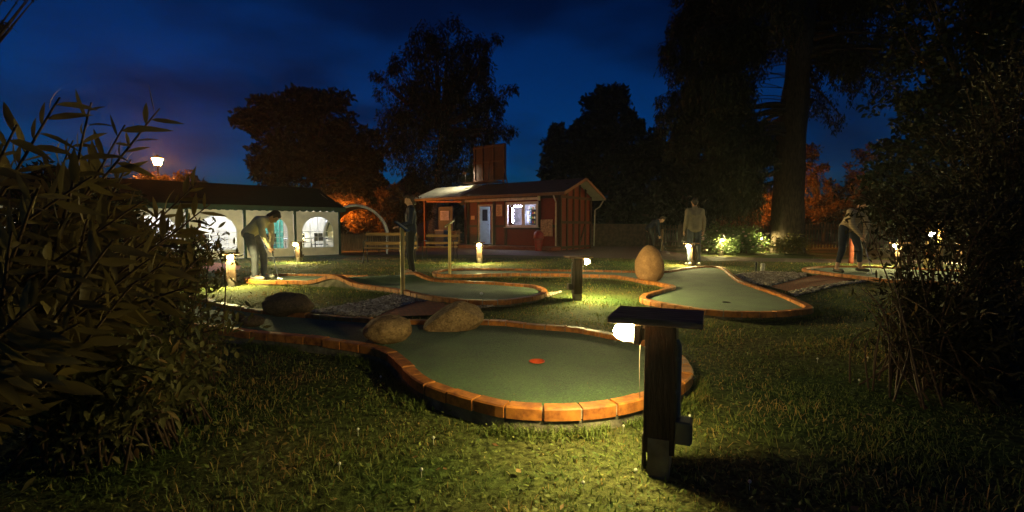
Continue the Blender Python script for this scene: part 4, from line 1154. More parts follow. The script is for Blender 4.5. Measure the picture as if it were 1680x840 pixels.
# flood lamp added beside the board to brighten the pale left roof
rzk = math.atan2(-KD.y, -KD.x)
def kloc(x, y, z): return KP + Matrix.Rotation(rzk, 3, 'Z') @ Vector((x, y, z))
ft = thing("added_flood_lamp", "added small hooded flood lamp at the sign board's left end above the pale roof", "flood lamp", kloc(-6.50, 1.10, 3.15), rzk)
MB().tube([(0, 0, .15), (0, .0, .72)], .02, 6).build("added_lamp_arm", BLACKM, ft)
MB().box((.0, 0, .80), (.18, .14, .02)).box((0, -.075, .735), (.18, .012, .15)).box((.095, 0, .75), (.012, .14, .12)).build("lamp_housing", BLACKM, ft)
MB().box((-.02, .0, .765), (.13, .10, .03)).build("lamp_glass", emis("added_flood_lit", (1, .93, .62), 1500), ft)  # glass of the added flood lamp

# things around the kiosk
def around_kiosk():
    o = thing("litter_bin", "red litter bin with domed lid at the kiosk's front corner", "litter bin", kloc(-.55, -.85, 0.0), rzk)
    MB().lathe([(.15, 0), (.20, .50), (.205, .52)], 16).build("bin_body", mat("bin_red", (.26, .02, .015), .4), o, smooth=False)
    MB().lathe([(.22, .53), (.23, .58), (.20, .78), (.10, .88), (.02, .9)], 16).build("lid", MATS["bin_red"], o, smooth=True)
    MB().lathe([(.208, .51), (.222, .525), (.208, .54)], 16).build("rim", SHOE, o)
    o = thing("poster_board", "reddish poster board hanging low beside the kiosk's downpipe", "poster board", kloc(-.62, -.10, 0), rzk)
    b = MB().box((0, 0, 1.0), (.62, .03, .75), ch=.004).build("board", mat("poster_tan", (.42, .26, .16), .7, .5, 12), o)
    # info stand under canopy
    o = thing("info_stand", "dark blue info stand with white sheet under the kiosk's left canopy", "info stand", kloc(-6.5, -.4, 0), rzk)
    MB().box((0, 0, 1.1), (1.0, .08, 1.95), ch=.01).build("panel", mat("navy_panel", (.02, .035, .09), .5), o)
    s_ = MB().box((-.05, -.055, 1.62), (.60, .02, .48)).build("info_sheet", mat("sheet_white", (.62, .62, .75), .7), o)
    tx = MB()
    for k in range(8): tx.box((-.08 + .03 * (k % 2), -.068, 1.78 - k * .048), (.42 - .07 * (k % 3), .003, .010))
    tx.build("info_text", mat("ink2", (.10, .10, .2), .7), s_)
    o = thing("cabinet", "blue ice cream chest beside the info stand under the canopy", "chest", kloc(-6.25, -.9, 0), rzk)
    MB().box((0, 0, .42), (.62, .5, .84), ch=.02).build("body", mat("chest_blue", (.05, .09, .22), .4), o)
    MB().box((0, 0, .87), (.66, .54, .07), ch=.015).build("lid", mat("lid_pale", (.35, .37, .42), .4), o)
    o = thing("litter_bin", "square wooden litter bin at the kiosk's left corner post", "litter bin", kloc(-5.55, -.75, 0), rzk)
    MB().box((0, 0, .42), (.34, .34, .84), ch=.012).build("bin_body", mat("bin_wood", (.36, .18, .08), .6, .4), o)
    MB().box((0, -.175, .62), (.16, .01, .12)).build("bin_slot", BLACKM, o)
around_kiosk()

# ================================================================== FENCES
def fence(label, p0, p1, H, m, gap=0.11, pw=.07, posts=2.0, name="picket_fence", loc=None):
    p0 = Vector(p0); p1 = Vector(p1); d = p1 - p0; L = d.length; rz = math.atan2(d.y, d.x)
    t = thing(name, label, "fence", p0, rz)
    pk = MB(); n = int(L / gap)
    for i in range(n):
        h = H + random.uniform(-.015, .015); x = (i + .5) * gap
        w = pw / 2
        pk.add([(x - w, -.012, .05), (x + w, -.012, .05), (x + w, -.012, h - .04), (x, -.012, h), (x - w, -.012, h - .04),
                (x - w, .008, .05), (x + w, .008, .05), (x + w, .008, h - .04), (x, .008, h), (x - w, .008, h - .04)],
               [(0, 1, 2, 3, 4), (9, 8, 7, 6, 5), (0, 5, 6, 1), (1, 6, 7, 2), (2, 7, 8, 3), (3, 8, 9, 4), (4, 9, 5, 0)])
    pk.build("pickets", m, t)
    MB().box((L / 2, .03, H * .25), (L, .035, .08)).box((L / 2, .03, H * .8), (L, .035, .08)).build("rail", m, t)
    for k in range(int(L / posts) + 1):
        MB().box((min(k * posts, L), .075, H / 2), (.09, .05, H)).build("post", m, t)
FPALE = mat("pale_fence_wood", (0.30, 0.21, 0.13), 0.8, 0.4, 6, stretch=(6, 6, .6))
FDARK = mat("old_fence_wood", (0.11, 0.075, 0.05), 0.85, 0.4, 6, stretch=(6, 6, .6))
fence("pale close boarded picket fence seen under the arch canopy", (-7.5, 19.9, 0), (-3.95, 20.8, 0), .78, FPALE, .095, .085)
fence("dark picket fence behind the benches, left of the kiosk", (-4.9, 27.6, 0), (-2.9, 28.4, 0), .9, FPALE, .12, .06)
fence("long dark picket fence behind the golfers and the rose bush", (4.6, 27.0, 0), (13.4, 23.6, 0), 1.15, FDARK, .13, .075, 2.2)
fence("dark picket fence right of the spruce trunk", (13.5, 23.5, 0), (17.2, 22.3, 0), 1.2, FDARK, .13, .075, 2.2)
o = MB(); o.box((0, 0, .6), (3.0, .05, 1.2), ch=.005)
for i in range(12): o.box((-1.38 + i * .25, -.035, .6), (.02, .02, 1.2))
q = o.build("panel_fence", mat("panel_brown", (.13, .07, .045), .8, .4, 6)); q.location = (5.6, 26.0, 0); q.rotation_euler = (0, 0, R(-8)); tag(q, "solid brown board fence right of the kiosk", "fence")
# house far behind
def house():
    t = thing("house", "dark gabled house far behind between the left tree and the birch", "house", (-13.2, 62, 0), R(20))
    MB().box((0, 0, 2.2), (7, 8, 4.4)).build("wall", mat("plaster_dim", (.20, .16, .13), .8), t)
    MB().add([(-3.9, -4.4, 4.2), (3.9, -4.4, 4.2), (3.9, 4.4, 4.2), (-3.9, 4.4, 4.2), (0, -4.4, 7.6), (0, 4.4, 7.6)], [(0, 1, 4), (1, 2, 5, 4), (2, 3, 5), (3, 0, 4, 5), (0, 3, 2, 1)]).build("roof", mat("roof_tile_dark", (.09, .045, .035), .8), t)
    for x in (-1.6, 1.6): MB().box((x, -4.03, 2.4), (.9, .06, 1.2)).build("window", mat("dark_glass", (.03, .03, .04), .2), t)
house()

# ================================================================== STREET LAMPS
SOD_ASSUMED = emis("assumed_sodium_lit", SODIUM, 420.0)  # glow of the assumed, unseen street lamps
SODMAIN = emis("bright_sodium_lamp_lit", SODIUM, 1250.0)
def street_lamp(label, x, y, H, m=None):
    t = thing("street_lamp", label, "street lamp", (x, y, 0), 0, "sodium street lamps beyond the course")
    MB().tube([(0, 0, 0), (0, 0, .5), (0, 0, .55), (0, 0, H - .45)], [.09, .08, .05, .035], 10).build("lamp_post", CAST, t)
    MB().lathe([(.06, H - .45), (.16, H - .40), (.17, H - .38)], 8).build("lamp_tray", CAST, t)
    MB().lathe([(.30, H - .02), (.27, H + .0), (.10, H + .12), (.03, H + .2)], 8).build("lamp_roof", CAST, t)
    g = MB().lathe([(.14, H - .375), (.245, H - .03)], 8).build("lamp_glass", m or SOD_ASSUMED, t)
    return t
street_lamp("orange street lantern shining above the tent roof", -18.72, 26.0, 4.66, SODMAIN)
street_lamp("assumed orange street lamp, unseen behind the right end of the tent roof", -9.1, 25.6, 2.15)  # assumed lamp, added to light the foliage behind the arch orange
street_lamp("assumed orange street lamp, unseen behind the spruce trunk", 14.9, 26.5, 3.0)  # unseen lamp, assumed from the orange light on the bushes by the spruce

# ================================================================== TREES
BARK = mat("dark_bark", (0.065, 0.045, 0.032), 0.9, 0.5, 7, .9, 22, stretch=(3, 3, .7))
BIRCHB = mat("birch_bark", (0.26, 0.20, 0.15), 0.8, 0.75, 5, .4, 30, stretch=(.8, .8, 4))
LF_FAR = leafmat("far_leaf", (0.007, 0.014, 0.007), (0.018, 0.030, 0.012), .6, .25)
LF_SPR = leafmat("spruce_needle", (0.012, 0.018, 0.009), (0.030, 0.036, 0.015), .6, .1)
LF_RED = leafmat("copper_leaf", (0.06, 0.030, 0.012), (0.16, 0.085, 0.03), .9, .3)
def ell(px, py, rx, ry, Y):
    c = A(px, py, Y); k = Y / FPX
    return (c.x, c.y, c.z, rx * k, (rx + ry) / 2 * k, ry * k)
def crown(name, ells, Y, nleaf, L, Wd, m, parent, clump=.26, ncl=26, drop=0.0, strand=0.0, twigm=None, tr=None):
    """leaves in clumps spread through each ellipsoid's shell and volume"""
    parts = []; tot = sum(e[2] * e[3] for e in ells)
    tw = MB(); base = tr
    for (px, py, rx, ry) in ells:
        cx, cy, cz, ax, ay, az = ell(px, py, rx, ry, Y)
        nl = int(nleaf * rx * ry / tot); k = ncl
        u = nrm(rng.normal(size=(k, 3))); rad = rng.uniform(.35, 1.02, (k, 1)) ** .6
        C = np.array([[cx, cy, cz]]) + u * rad * np.array([[ax, ay, az]])
        rc = clump * (ax + az) / 2 * rng.uniform(.55, 1.25, k)
        if base is not None:
            for q in range(0, k, 3):
                a = Vector(base) ; a.z = min(base[2], C[q][2]); b = Vector(C[q])
                tw.tube([a, a.lerp(b, .5) + Vector((0, 0, -.03 * (b - a).length)), b], [.022 * (b - a).length ** .8, .012 * (b - a).length ** .8, .006], 5, cap=False)
        idx = rng.integers(0, k, nl)
        off = rng.normal(size=(nl, 3)); off = nrm(off) * rng.random((nl, 1)) ** .45
        s_ = rc[idx][:, None] * np.array([[1, 1, .75 + strand]])
        P = C[idx] + off * s_
        if strand: P[:, 2] -= rng.random(nl) ** 1.5 * strand * (ax + az) * .25
        D = off * .6 + rng.normal(size=(nl, 3)) * .6; D[:, 2] -= drop
        parts.append(diamond_leaves(P, D, L * rng.uniform(.6, 1.3, nl), Wd * rng.uniform(.7, 1.2, nl)))
    V, F, r = merge(parts)
    if tw.v: tw.build("limbs", BARK, parent)
    np_mesh(name, V, F, m, parent, rnd=r)
def trunk(pts, rad, m, parent, n=12):
    P = catmull([Vector(p) for p in pts], False, 5); rr = np.interp(np.linspace(0, 1, len(P)), np.linspace(0, 1, len(rad)), rad)
    mb = MB(); mb.tube(P, list(rr), n)
    mb.v = [tuple(Vector(v) + Vector((noise.noise(Vector(v) * 2.2), noise.noise(Vector(v) * 2.2 + Vector((9, 0, 0))), 0)) * (max(rad) * .12)) for v in mb.v]
    return mb.build("trunk", m, parent, smooth=True)
def tree(name, label, ells, Y, base_px, nleaf, L, Wd, m, trad=.4, **kw):
    b = A(base_px[0], base_px[1], Y); b.z = 0; top = A(base_px[2], base_px[3], Y)
    t = thing(name, label, "tree")
    trunk([(b.x, Y, -.1), ((b.x + top.x) / 2 + .2, Y, top.z * .5), tuple(top)], [trad, trad * .6, trad * .15], kw.pop('bark', BARK), t)
    crown("crown", ells, Y, nleaf, L, Wd, m, t, tr=(b.x * .5 + top.x * .5, Y, top.z * .55), **kw)
    return t
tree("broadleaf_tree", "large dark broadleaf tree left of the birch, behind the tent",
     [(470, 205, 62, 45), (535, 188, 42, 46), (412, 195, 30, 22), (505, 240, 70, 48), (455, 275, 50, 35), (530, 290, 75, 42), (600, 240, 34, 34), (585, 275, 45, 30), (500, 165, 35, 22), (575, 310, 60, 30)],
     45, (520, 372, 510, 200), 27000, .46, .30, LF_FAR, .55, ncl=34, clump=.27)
tree("birch_tree", "tall drooping birch behind the kiosk with jutting side branches",
     [(690, 70, 26, 34), (735, 62, 34, 32), (780, 85, 26, 26), (715, 120, 62, 42), (770, 130, 40, 40), (655, 105, 20, 16), (665, 165, 46, 36), (740, 185, 66, 46), (800, 190, 30, 30), (620, 122, 14, 8),
      (690, 235, 60, 46), (770, 245, 48, 46), (812, 165, 22, 14), (835, 145, 16, 8), (825, 215, 24, 12), (645, 215, 30, 26), (720, 290, 60, 34), (790, 72, 16, 10), (815, 62, 10, 8)],
     38, (706, 372, 735, 55), 34000, .34, .10, LF_FAR, .32, ncl=26, clump=.34, drop=1.1, strand=.7, bark=BIRCHB)
tree("broadleaf_tree", "round topped dark tree right of the kiosk against the sky",
     [(1005, 195, 44, 50), (985, 175, 30, 32), (925, 235, 34, 40), (905, 275, 22, 26), (1000, 265, 66, 52), (940, 300, 50, 34), (1050, 250, 44, 46), (960, 240, 36, 40)],
     48, (1000, 372, 1000, 190), 22000, .48, .32, LF_FAR, .5, ncl=34, clump=.28)
tree("broadleaf_tree", "low black tree mass between the round topped tree and the spruce",
     [(1100, 270, 50, 60), (1150, 250, 60, 60), (1130, 330, 60, 40), (1075, 325, 55, 35), (1030, 335, 50, 30), (1170, 320, 28, 40)],
     40, (1120, 372, 1120, 250), 17000, .44, .30, LF_FAR, .4, ncl=30, clump=.3)
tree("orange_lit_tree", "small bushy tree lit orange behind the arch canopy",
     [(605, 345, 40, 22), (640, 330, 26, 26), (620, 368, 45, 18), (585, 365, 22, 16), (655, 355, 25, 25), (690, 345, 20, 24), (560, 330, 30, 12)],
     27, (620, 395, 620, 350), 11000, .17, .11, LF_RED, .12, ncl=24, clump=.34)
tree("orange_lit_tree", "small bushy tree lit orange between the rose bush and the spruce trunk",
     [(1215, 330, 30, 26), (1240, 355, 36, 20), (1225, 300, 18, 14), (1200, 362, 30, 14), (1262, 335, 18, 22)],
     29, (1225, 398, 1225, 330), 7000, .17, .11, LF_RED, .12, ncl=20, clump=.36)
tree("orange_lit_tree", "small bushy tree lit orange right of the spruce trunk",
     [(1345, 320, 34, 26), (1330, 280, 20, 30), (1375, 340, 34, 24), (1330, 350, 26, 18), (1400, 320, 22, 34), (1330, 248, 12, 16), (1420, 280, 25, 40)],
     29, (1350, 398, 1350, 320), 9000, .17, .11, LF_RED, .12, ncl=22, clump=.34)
tree("shrub_tree", "low shrub behind the tent roof below the street lantern", [(255, 293, 26, 9), (300, 290, 15, 8), (310, 284, 5, 8), (235, 300, 22, 10), (270, 305, 40, 12)],
     24.5, (270, 400, 270, 300), 2600, .13, .08, LF_RED, .10, ncl=20, clump=.42)
tree("conifer_tree", "small pale conifer sapling poking up behind the kiosk's left roof", [(765, 300, 16, 10), (770, 285, 7, 12), (775, 272, 3, 10), (735, 302, 8, 4)],
     30, (768, 390, 772, 268), 1800, .22, .04, LF_FAR, .06, ncl=14, clump=.5)

def spruce():
    Y = 20.0; b = A(1291, 400, Y); b.z = 0; kx = Y / FPX
    t = thing("spruce_tree", "huge old spruce with thick leaning trunk and hanging curtains of needles", "tree")
    P = [Vector((b.x, Y, -.1)), Vector((b.x, Y, .5)), A(1296, 250, Y), A(1308, 120, Y), A(1322, 0, Y), A(1332, -160, Y)]
    mb = MB(); Q = catmull(P, False, 8); rr = np.interp(np.linspace(0, 1, len(Q)), [0, .12, .2, .6, .8, 1], [.85, .68, .62, .46, .40, .25])
    mb.tube(Q, list(rr), 24)
    mb.v = [tuple(Vector(v) + Vector((noise.noise(Vector((v[0] * 4, v[1] * 4, v[2] * .8))), noise.noise(Vector((v[0] * 4 + 7, v[1] * 4, v[2] * .8))), 0)) * .09) for v in mb.v]
    mb.build("trunk", BARK, t, smooth=True)
    def tx(z):
        for a, c in zip(Q, Q[1:]):
            if a.z <= z <= c.z: return a.lerp(c, (z - a.z) / (c.z - a.z))
        return Q[-1].copy()
    limbs = MB(); parts = []
    rs = random.Random(11)
    specs = []
    # (attach px height y, azimuth deg (0=right,180=left), length, droop, curtain length)
    for yy in range(-150, 300, 11):
        z0_ = A(1300, yy, Y).z
        z = z0_ + rs.uniform(-.3, .3)
        for _ in range(2 if 50 < yy < 190 else 3):
            az = rs.uniform(155, 212) if 50 < yy < 190 else rs.uniform(125, 235); ln = rs.uniform(3.6, 5.7)
            if yy > 180: ln = rs.uniform(2.6, 4.2)
            if yy > 60 and rs.random() < .35: continue
            z = z0_ + rs.uniform(-.45, .45)
            specs.append((z, az, ln, rs.uniform(.8, 1.8), rs.uniform(.9, 2.0)))
        if yy < 130:
            az = rs.uniform(-60, 60); ln = rs.uniform(2.0, 5.4)
            specs.append((z, az, ln, rs.uniform(.8, 1.8), rs.uniform(.9, 1.9)))
            if yy < 60: specs.append((z, rs.uniform(-50, 50), rs.uniform(3, 6), rs.uniform(.8, 1.4), rs.uniform(.9, 1.8)))
        if (yy < 40 or 190 < yy < 240) and rs.random() < .35: specs.append((z, rs.choice([90, 100, 80]) + rs.uniform(-20, 20), rs.uniform(2.5, 4.5), 1.2, 1.6))
    for (z, az, ln, dr, cur) in specs:
        a = tx(z); ca, sa = math.cos(R(az)), math.sin(R(az)); pts = []
        for k in range(9):
            f = k / 8; pts.append(a + Vector((ca * ln * f, sa * ln * f, .35 * math.sin(f * 3.14) * (1 if z > 4 else .3) - dr * f ** 1.3 + .25 * f ** 4)))
        big = not (6.0 < z < 10.0 and 100 < az < 260) or rs.random() < .16
        limbs.tube(pts, [(.085 if big else .010) * (1 - f / 8) + .010 for f in range(9)], 6, cap=False)
        # curtains
        ns = int(ln * 13); f0 = .52 if 100 < az < 260 else .34
        for s in range(ns):
            f = rs.uniform(f0, 1.0); x = f * 8; i = min(7, int(x)); p = pts[i].lerp(pts[i + 1], x - i)
            lat = rs.uniform(-.55, .55) * (1.2 - f * .6)
            p = p + Vector((-sa * lat, ca * lat, -.04 - abs(lat) * .15))
            L_ = cur * rs.uniform(.25, 1.0) * (1.15 - .5 * f)
            nn = int(L_ * (18 if az < 100 or az > 260 else 26)) + 4
            u = rng.random(nn)[:, None]
            PP = np.array([p[:]]) + np.array([[0, 0, -L_]]) * u + rng.normal(0, .045, (nn, 3)) * (1 + u)
            D = rng.normal(0, .5, (nn, 3)); D[:, 2] -= 1.1
            parts.append(diamond_leaves(PP, D, .20 * rng.uniform(.6, 1.3, nn), .050 * rng.uniform(.7, 1.4, nn)))
    limbs.build("limbs", BARK, t, smooth=True)
    V, F, r = merge(parts); np_mesh("crown", V, F, LF_SPR, t, rnd=r)
spruce()

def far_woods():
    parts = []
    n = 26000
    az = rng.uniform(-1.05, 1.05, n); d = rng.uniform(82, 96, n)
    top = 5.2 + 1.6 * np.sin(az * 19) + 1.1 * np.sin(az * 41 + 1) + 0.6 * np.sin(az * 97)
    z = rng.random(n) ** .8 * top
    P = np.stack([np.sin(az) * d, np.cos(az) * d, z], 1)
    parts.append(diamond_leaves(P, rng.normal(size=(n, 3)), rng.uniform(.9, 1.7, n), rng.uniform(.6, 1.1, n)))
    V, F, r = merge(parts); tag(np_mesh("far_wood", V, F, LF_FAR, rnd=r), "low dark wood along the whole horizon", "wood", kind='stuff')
far_woods()
# dark trees closing the right side
tree("broadleaf_tree", "black leafy tree filling the upper right behind the shrub",
     [(1560, 40, 80, 70), (1640, 60, 80, 90), (1530, 150, 80, 70), (1620, 180, 100, 90), (1500, 250, 60, 60), (1590, 290, 110, 70), (1700, 250, 90, 120), (1480, 330, 50, 40), (1700, 0, 90, 90), (1450, 300, 30, 30), (1580, -60, 120, 70)],
     13, (1640, 420, 1600, 100), 26000, .17, .10, LF_FAR, .25, ncl=40, clump=.28)
tree("broadleaf_tree", "dark tree whose lowest twigs reach into the top left corner", [(30, -18, 26, 18), (-20, -10, 30, 26), (-60, 60, 40, 60), (10, 40, 10, 8), (-60, -60, 80, 60)], 9, (-140, 500, -90, -40), 2600, .10, .05, LF_FAR, .15, ncl=18, clump=.35)
tree("broadleaf_tree", "dark undergrowth tree behind the left shrub", [(60, 330, 90, 60), (150, 350, 80, 50), (20, 400, 90, 60), (190, 400, 60, 40)], 9, (60, 480, 60, 330), 9000, .12, .07, LF_FAR, .12, ncl=30, clump=.3)

# ================================================================== SHRUBS
STEM = mat("reddish_twig", (0.075, 0.040, 0.022), 0.7, 0.3)
def big_leaf_shrub():
    t = thing("large_leaf_shrub", "foreground shrub on the left with long narrow leaves on arching twigs", "shrub")
    lm = leafmat("long_leaf", (0.070, 0.050, 0.018), (0.165, 0.118, 0.036), 2.0, .3, .5)
    rs = random.Random(5); st = MB(); parts = []
    tips = [(262, 178, 1.55), (205, 205, 1.5), (150, 168, 1.35), (98, 160, 1.25), (28, 205, 1.15), (345, 335, 1.8), (325, 300, 1.9), (300, 372, 1.5), (235, 330, 1.3), (150, 290, 1.1),
            (62, 310, 1.05), (310, 470, 1.4), (245, 425, 1.25), (185, 395, 1.05), (100, 440, 1.05), (20, 380, 1.0), (215, 470, 1.15), (130, 530, 1.1), (60, 500, 1.0), (215, 262, 1.7),
            (-30, 260, 1.1), (-20, 450, 1.1), (120, 230, 1.6), (40, 260, 1.5), (200, 290, 1.7), (280, 410, 1.7), (180, 500, 1.4), (10, 560, 1.1), (90, 350, 1.4), (170, 350, 1.5), (330, 420, 1.9)]
    rs2 = random.Random(8)
    for _ in range(16): tips.append((rs2.uniform(-60, 290), rs2.uniform(330, 540), rs2.uniform(1.2, 2.1)))
    for (px, py, Y) in tips:
        tip = A(px, py, Y); root = Vector((rs.uniform(-2.9, -2.2), rs.uniform(1.3, 1.9), rs.uniform(.0, .5)))
        mid = root.lerp(tip, .60) + Vector((.10, 0, -.10 + .12 * rs.random()))
        P = catmull([root, mid, tip], False, 12)
        st.tube(P, [.009 * (1 - .75 * k / (len(P) - 1)) for k in range(len(P))], 5, cap=False)
        Q = resample(P, .024, False); n0 = int(len(Q) * .45)
        pp, dd, nn, ll, ww = [], [], [], [], []
        for k in range(n0, len(Q) - 1, 1):
            d = (Q[k + 1] - Q[k]).normalized(); side = d.cross(Vector((0, 0, 1))); side = side.normalized() if side.length > .01 else Vector((1, 0, 0))
            ang = k * 2.4 if py > 260 else (0 if k % 2 else math.pi)
            vp = d.cross(Vector((0, 1, 0))).normalized(); ax = vp * (1 if k % 2 else -1) + side * math.sin(ang) * .35
            ld = d * rs.uniform(.55, .9) + ax * rs.uniform(.6, .9) + Vector((rs.uniform(-.15, .15), rs.uniform(-.15, .15), rs.uniform(-.1, .2)))
            f = (k - n0) / max(1, len(Q) - n0)
            pp.append(Q[k][:]); dd.append(ld[:]); nn.append((rs.uniform(-.9, .9), rs.uniform(-1.2, -.2), rs.uniform(-.4, .9)))
            s = (.080 + .055 * math.sin(math.pi * min(1, f * 1.15))) * rs.uniform(.5, 1.25); ll.append(s); ww.append(s * rs.uniform(.15, .27))
        # terminal leaf
        parts.append(long_leaves(np.array(pp), np.array(dd), np.array(nn), np.array(ll), np.array(ww), np.array([rs.uniform(-.05, .6) for _q in pp])))
    st.build("twigs", STEM, t, smooth=True)
    V, F, r = merge(parts); np_mesh("leaves", V, F, lm, t, rnd=r, smooth=True)
big_leaf_shrub()

def fine_shrub(name, label, blobs, nleaf, L, W, mm, seed, root, ntw=60, droop=.0, cat="shrub"):
    """blobs: (px,py,rx,ry,Y); twigs reach random points in the blobs and carry leaves"""
    t = thing(name, label, cat); rs = random.Random(seed); st = MB(); parts = []
    wts = [b[2] * b[3] for b in blobs]; per = max(4, nleaf // ntw)
    for _ in range(ntw):
        b = rs.choices(blobs, wts)[0]; a = rs.uniform(0, 6.28); q = rs.random() ** .5
        tip = A(b[0] + b[2] * q * math.cos(a), b[1] + b[3] * q * math.sin(a), b[4] + rs.uniform(-.5, .5) * (b[2] + b[3]) / FPX * b[4] * .9)
        tip.z = max(tip.z, .03)
        r0 = Vector(root) + Vector((rs.uniform(-.3, .3), rs.uniform(-.3, .3), 0))
        mid = r0.lerp(tip, .5) + Vector((rs.uniform(-.1, .1), rs.uniform(-.1, .1), .18 * (tip - r0).length))
        P = catmull([r0, mid, tip], False, 8); st.tube(P, [.006 * (1 - .8 * k / (len(P) - 1)) + .0012 for k in range(len(P))], 4, cap=False)
        Q = [P[int((len(P) - 1) * (0.30 + .70 * rs.random() ** .7))] for _k in range(per)]
        PP = np.array([q_[:] for q_ in Q]) + rng.normal(0, L * 1.25, (per, 3)); PP[:, 2] = np.maximum(PP[:, 2], .02)
        dv = np.array([(tip - mid).normalized()[:]]); D = dv * .6 + rng.normal(0, .6, (per, 3)); D[:, 2] -= droop
        N = rng.normal(0, .5, (per, 3)) + np.array([[0, -.4, .8]])
        parts.append(long_leaves(PP, D, N, L * rng.uniform(.6, 1.25, per), W * rng.uniform(.7, 1.2, per), rng.uniform(.0, .35, per)))
    st.build("twigs", STEM, t, smooth=True)
    V, F, r = merge(parts); np_mesh("leaves", V, F, mm, t, rnd=r, smooth=True)
    return t
FLM = leafmat("small_leaf", (0.050, 0.050, 0.016), (0.13, 0.11, 0.034), 2.5, .3, .6, (0.22, .11, .035))
fine_shrub("small_leaf_shrub", "fine leaved shrub on the left reaching toward the tent's lit window",
           [(230, 400, 80, 50, 3.0), (310, 385, 52, 30, 3.1), (345, 405, 32, 20, 3.1), (270, 440, 70, 35, 3.0), (320, 450, 30, 18, 3.0), (120, 420, 90, 60, 2.8)], 5200, .05, .017, FLM, 3, (-2.3, 3.0, 0), 130)
fine_shrub("low_leafy_shrub", "low leafy undergrowth spilling over the lawn at the left edge",
           [(120, 590, 150, 80, 1.9), (300, 560, 95, 60, 2.5), (350, 520, 50, 35, 2.9), (200, 640, 90, 45, 1.9), (60, 520, 90, 60, 1.8)], 6500, .055, .020, FLM, 4, (-1.9, 2.3, 0), 130, .2)
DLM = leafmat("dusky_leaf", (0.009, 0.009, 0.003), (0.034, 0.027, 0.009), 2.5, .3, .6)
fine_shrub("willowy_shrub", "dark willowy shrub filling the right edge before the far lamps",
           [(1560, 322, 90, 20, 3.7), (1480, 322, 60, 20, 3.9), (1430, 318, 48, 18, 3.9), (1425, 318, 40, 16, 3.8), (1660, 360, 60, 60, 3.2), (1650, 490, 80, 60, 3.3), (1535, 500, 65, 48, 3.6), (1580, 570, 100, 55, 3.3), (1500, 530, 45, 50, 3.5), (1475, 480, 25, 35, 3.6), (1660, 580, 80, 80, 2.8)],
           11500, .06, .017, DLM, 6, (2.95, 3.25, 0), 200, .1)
fine_shrub("willowy_shrub", "upper dusky foliage hanging in from the right edge",
           [(1600, 230, 110, 70, 5.0), (1660, 120, 80, 80, 5.0), (1500, 290, 70, 35, 5.2), (1640, 320, 90, 60, 4.8)], 5200, .075, .022, DLM, 16, (5.2, 5.0, 0), 90, .1)
fine_shrub("bare_stem_plant", "thin reddish stems leaning out of the right shrub over the lawn",
           [(1440, 520, 25, 25, 3.3), (1470, 480, 30, 40, 3.4), (1420, 490, 20, 20, 3.4), (1480, 560, 30, 40, 3.3)], 170, .05, .014, FLM, 26, (2.55, 3.0, 0), 22)
# rose bush
rose = fine_shrub("rose_bush", "rose bush with pale blooms lit by the lamp inside it",
           [(1180, 392, 34, 22, 19.2), (1215, 392, 38, 20, 19.5), (1250, 402, 26, 14, 19.6), (1160, 402, 16, 12, 19.0), (1182, 408, 18, 9, 17.3), (1205, 408, 14, 9, 17.6)], 6500, .10, .06, leafmat("rose_leaf", (.05, .09, .025), (.13, .18, .06), 1.5, .3), 7, (9.3, 19.8, 0), 150)
bl = MB(); rs = random.Random(2)
for _ in range(34):
    c = A(rs.uniform(1150, 1262), rs.uniform(378, 412), rs.uniform(18.0, 19.2)); r = rs.uniform(.035, .06)
    bl.lathe([(r * .3, -r * .5), (r * .9, -r * .2), (r, .1 * r), (r * .6, r * .6), (.004, r * .7)], 7, c)
bl.build("blooms", mat("rose_petal", (.75, .52, .42), .7, .3), rose)
fine_shrub("flowering_shrub", "dark bush at the foot of the spruce with faint pale flowers", [(1300, 400, 30, 14, 18.5), (1270, 408, 18, 8, 18.5)], 1500, .09, .05, MATS.get('x') or FLM, 31, (11.0, 18.8, 0), 40)

# ================================================================== PEOPLE
SKIN = mat("skin", (0.50, 0.27, 0.17), 0.55, 0.1)
def remesh(mb, voxel, name, m, parent, smooth_it=3, noise_amp=0.0):
    me = bpy.data.meshes.new(name); me.from_pydata(mb.v, [], mb.f); me.update()
    o = bpy.data.objects.new(name, me); col.objects.link(o)
    md = o.modifiers.new("r", 'REMESH'); md.mode = 'VOXEL'; md.voxel_size = voxel
    sm = o.modifiers.new("s", 'SMOOTH'); sm.iterations = smooth_it; sm.factor = .5
    dg = bpy.context.evaluated_depsgraph_get(); ev = o.evaluated_get(dg); nm = bpy.data.meshes.new_from_object(ev)
    o.modifiers.clear(); o.data = nm; bpy.data.meshes.remove(me)
    if noise_amp:
        for v in nm.vertices:
            v.co += v.normal * noise_amp * noise.noise(Vector((v.co.x * 7, v.co.y * 7, v.co.z * 13)))
    nm.materials.clear(); nm.materials.append(m); nm.shade_smooth(); o.parent = parent
    return o
def cap(mb, a, b, ra, rb, n=12, flat=None):
    """tapered capsule a->b"""
    a = Vector(a); b = Vector(b); d = (b - a); L = d.length
    if L < 1e-5: d = Vector((0, 0, 1))
    d = d.normalized(); pts = []; rad = []
    for k in (0, 1, 2, 3): 
        an = math.pi / 2 * (1 - k / 3.0); pts.append(a - d * ra * math.sin(an)); rad.append(max(ra * math.cos(an), .0008))
    for k in (3, 2, 1, 0):
        an = math.pi / 2 * (1 - k / 3.0); pts.append(b + d * rb * math.sin(an)); rad.append(max(rb * math.cos(an), .0008))
    rings_before = len(mb.v); mb.tube(pts, rad, n)
def ellipsoid(mb, c, r, n=14, rot=None):
    prof = [(max(math.sin(math.pi * k / 10), .004), -math.cos(math.pi * k / 10)) for k in range(11)]
    M = (rot.to_4x4() if rot is not None else Matrix.Identity(4)) @ Matrix.Diagonal((r[0], r[1], r[2], 1))
    mb.lathe(prof, n, c, M)
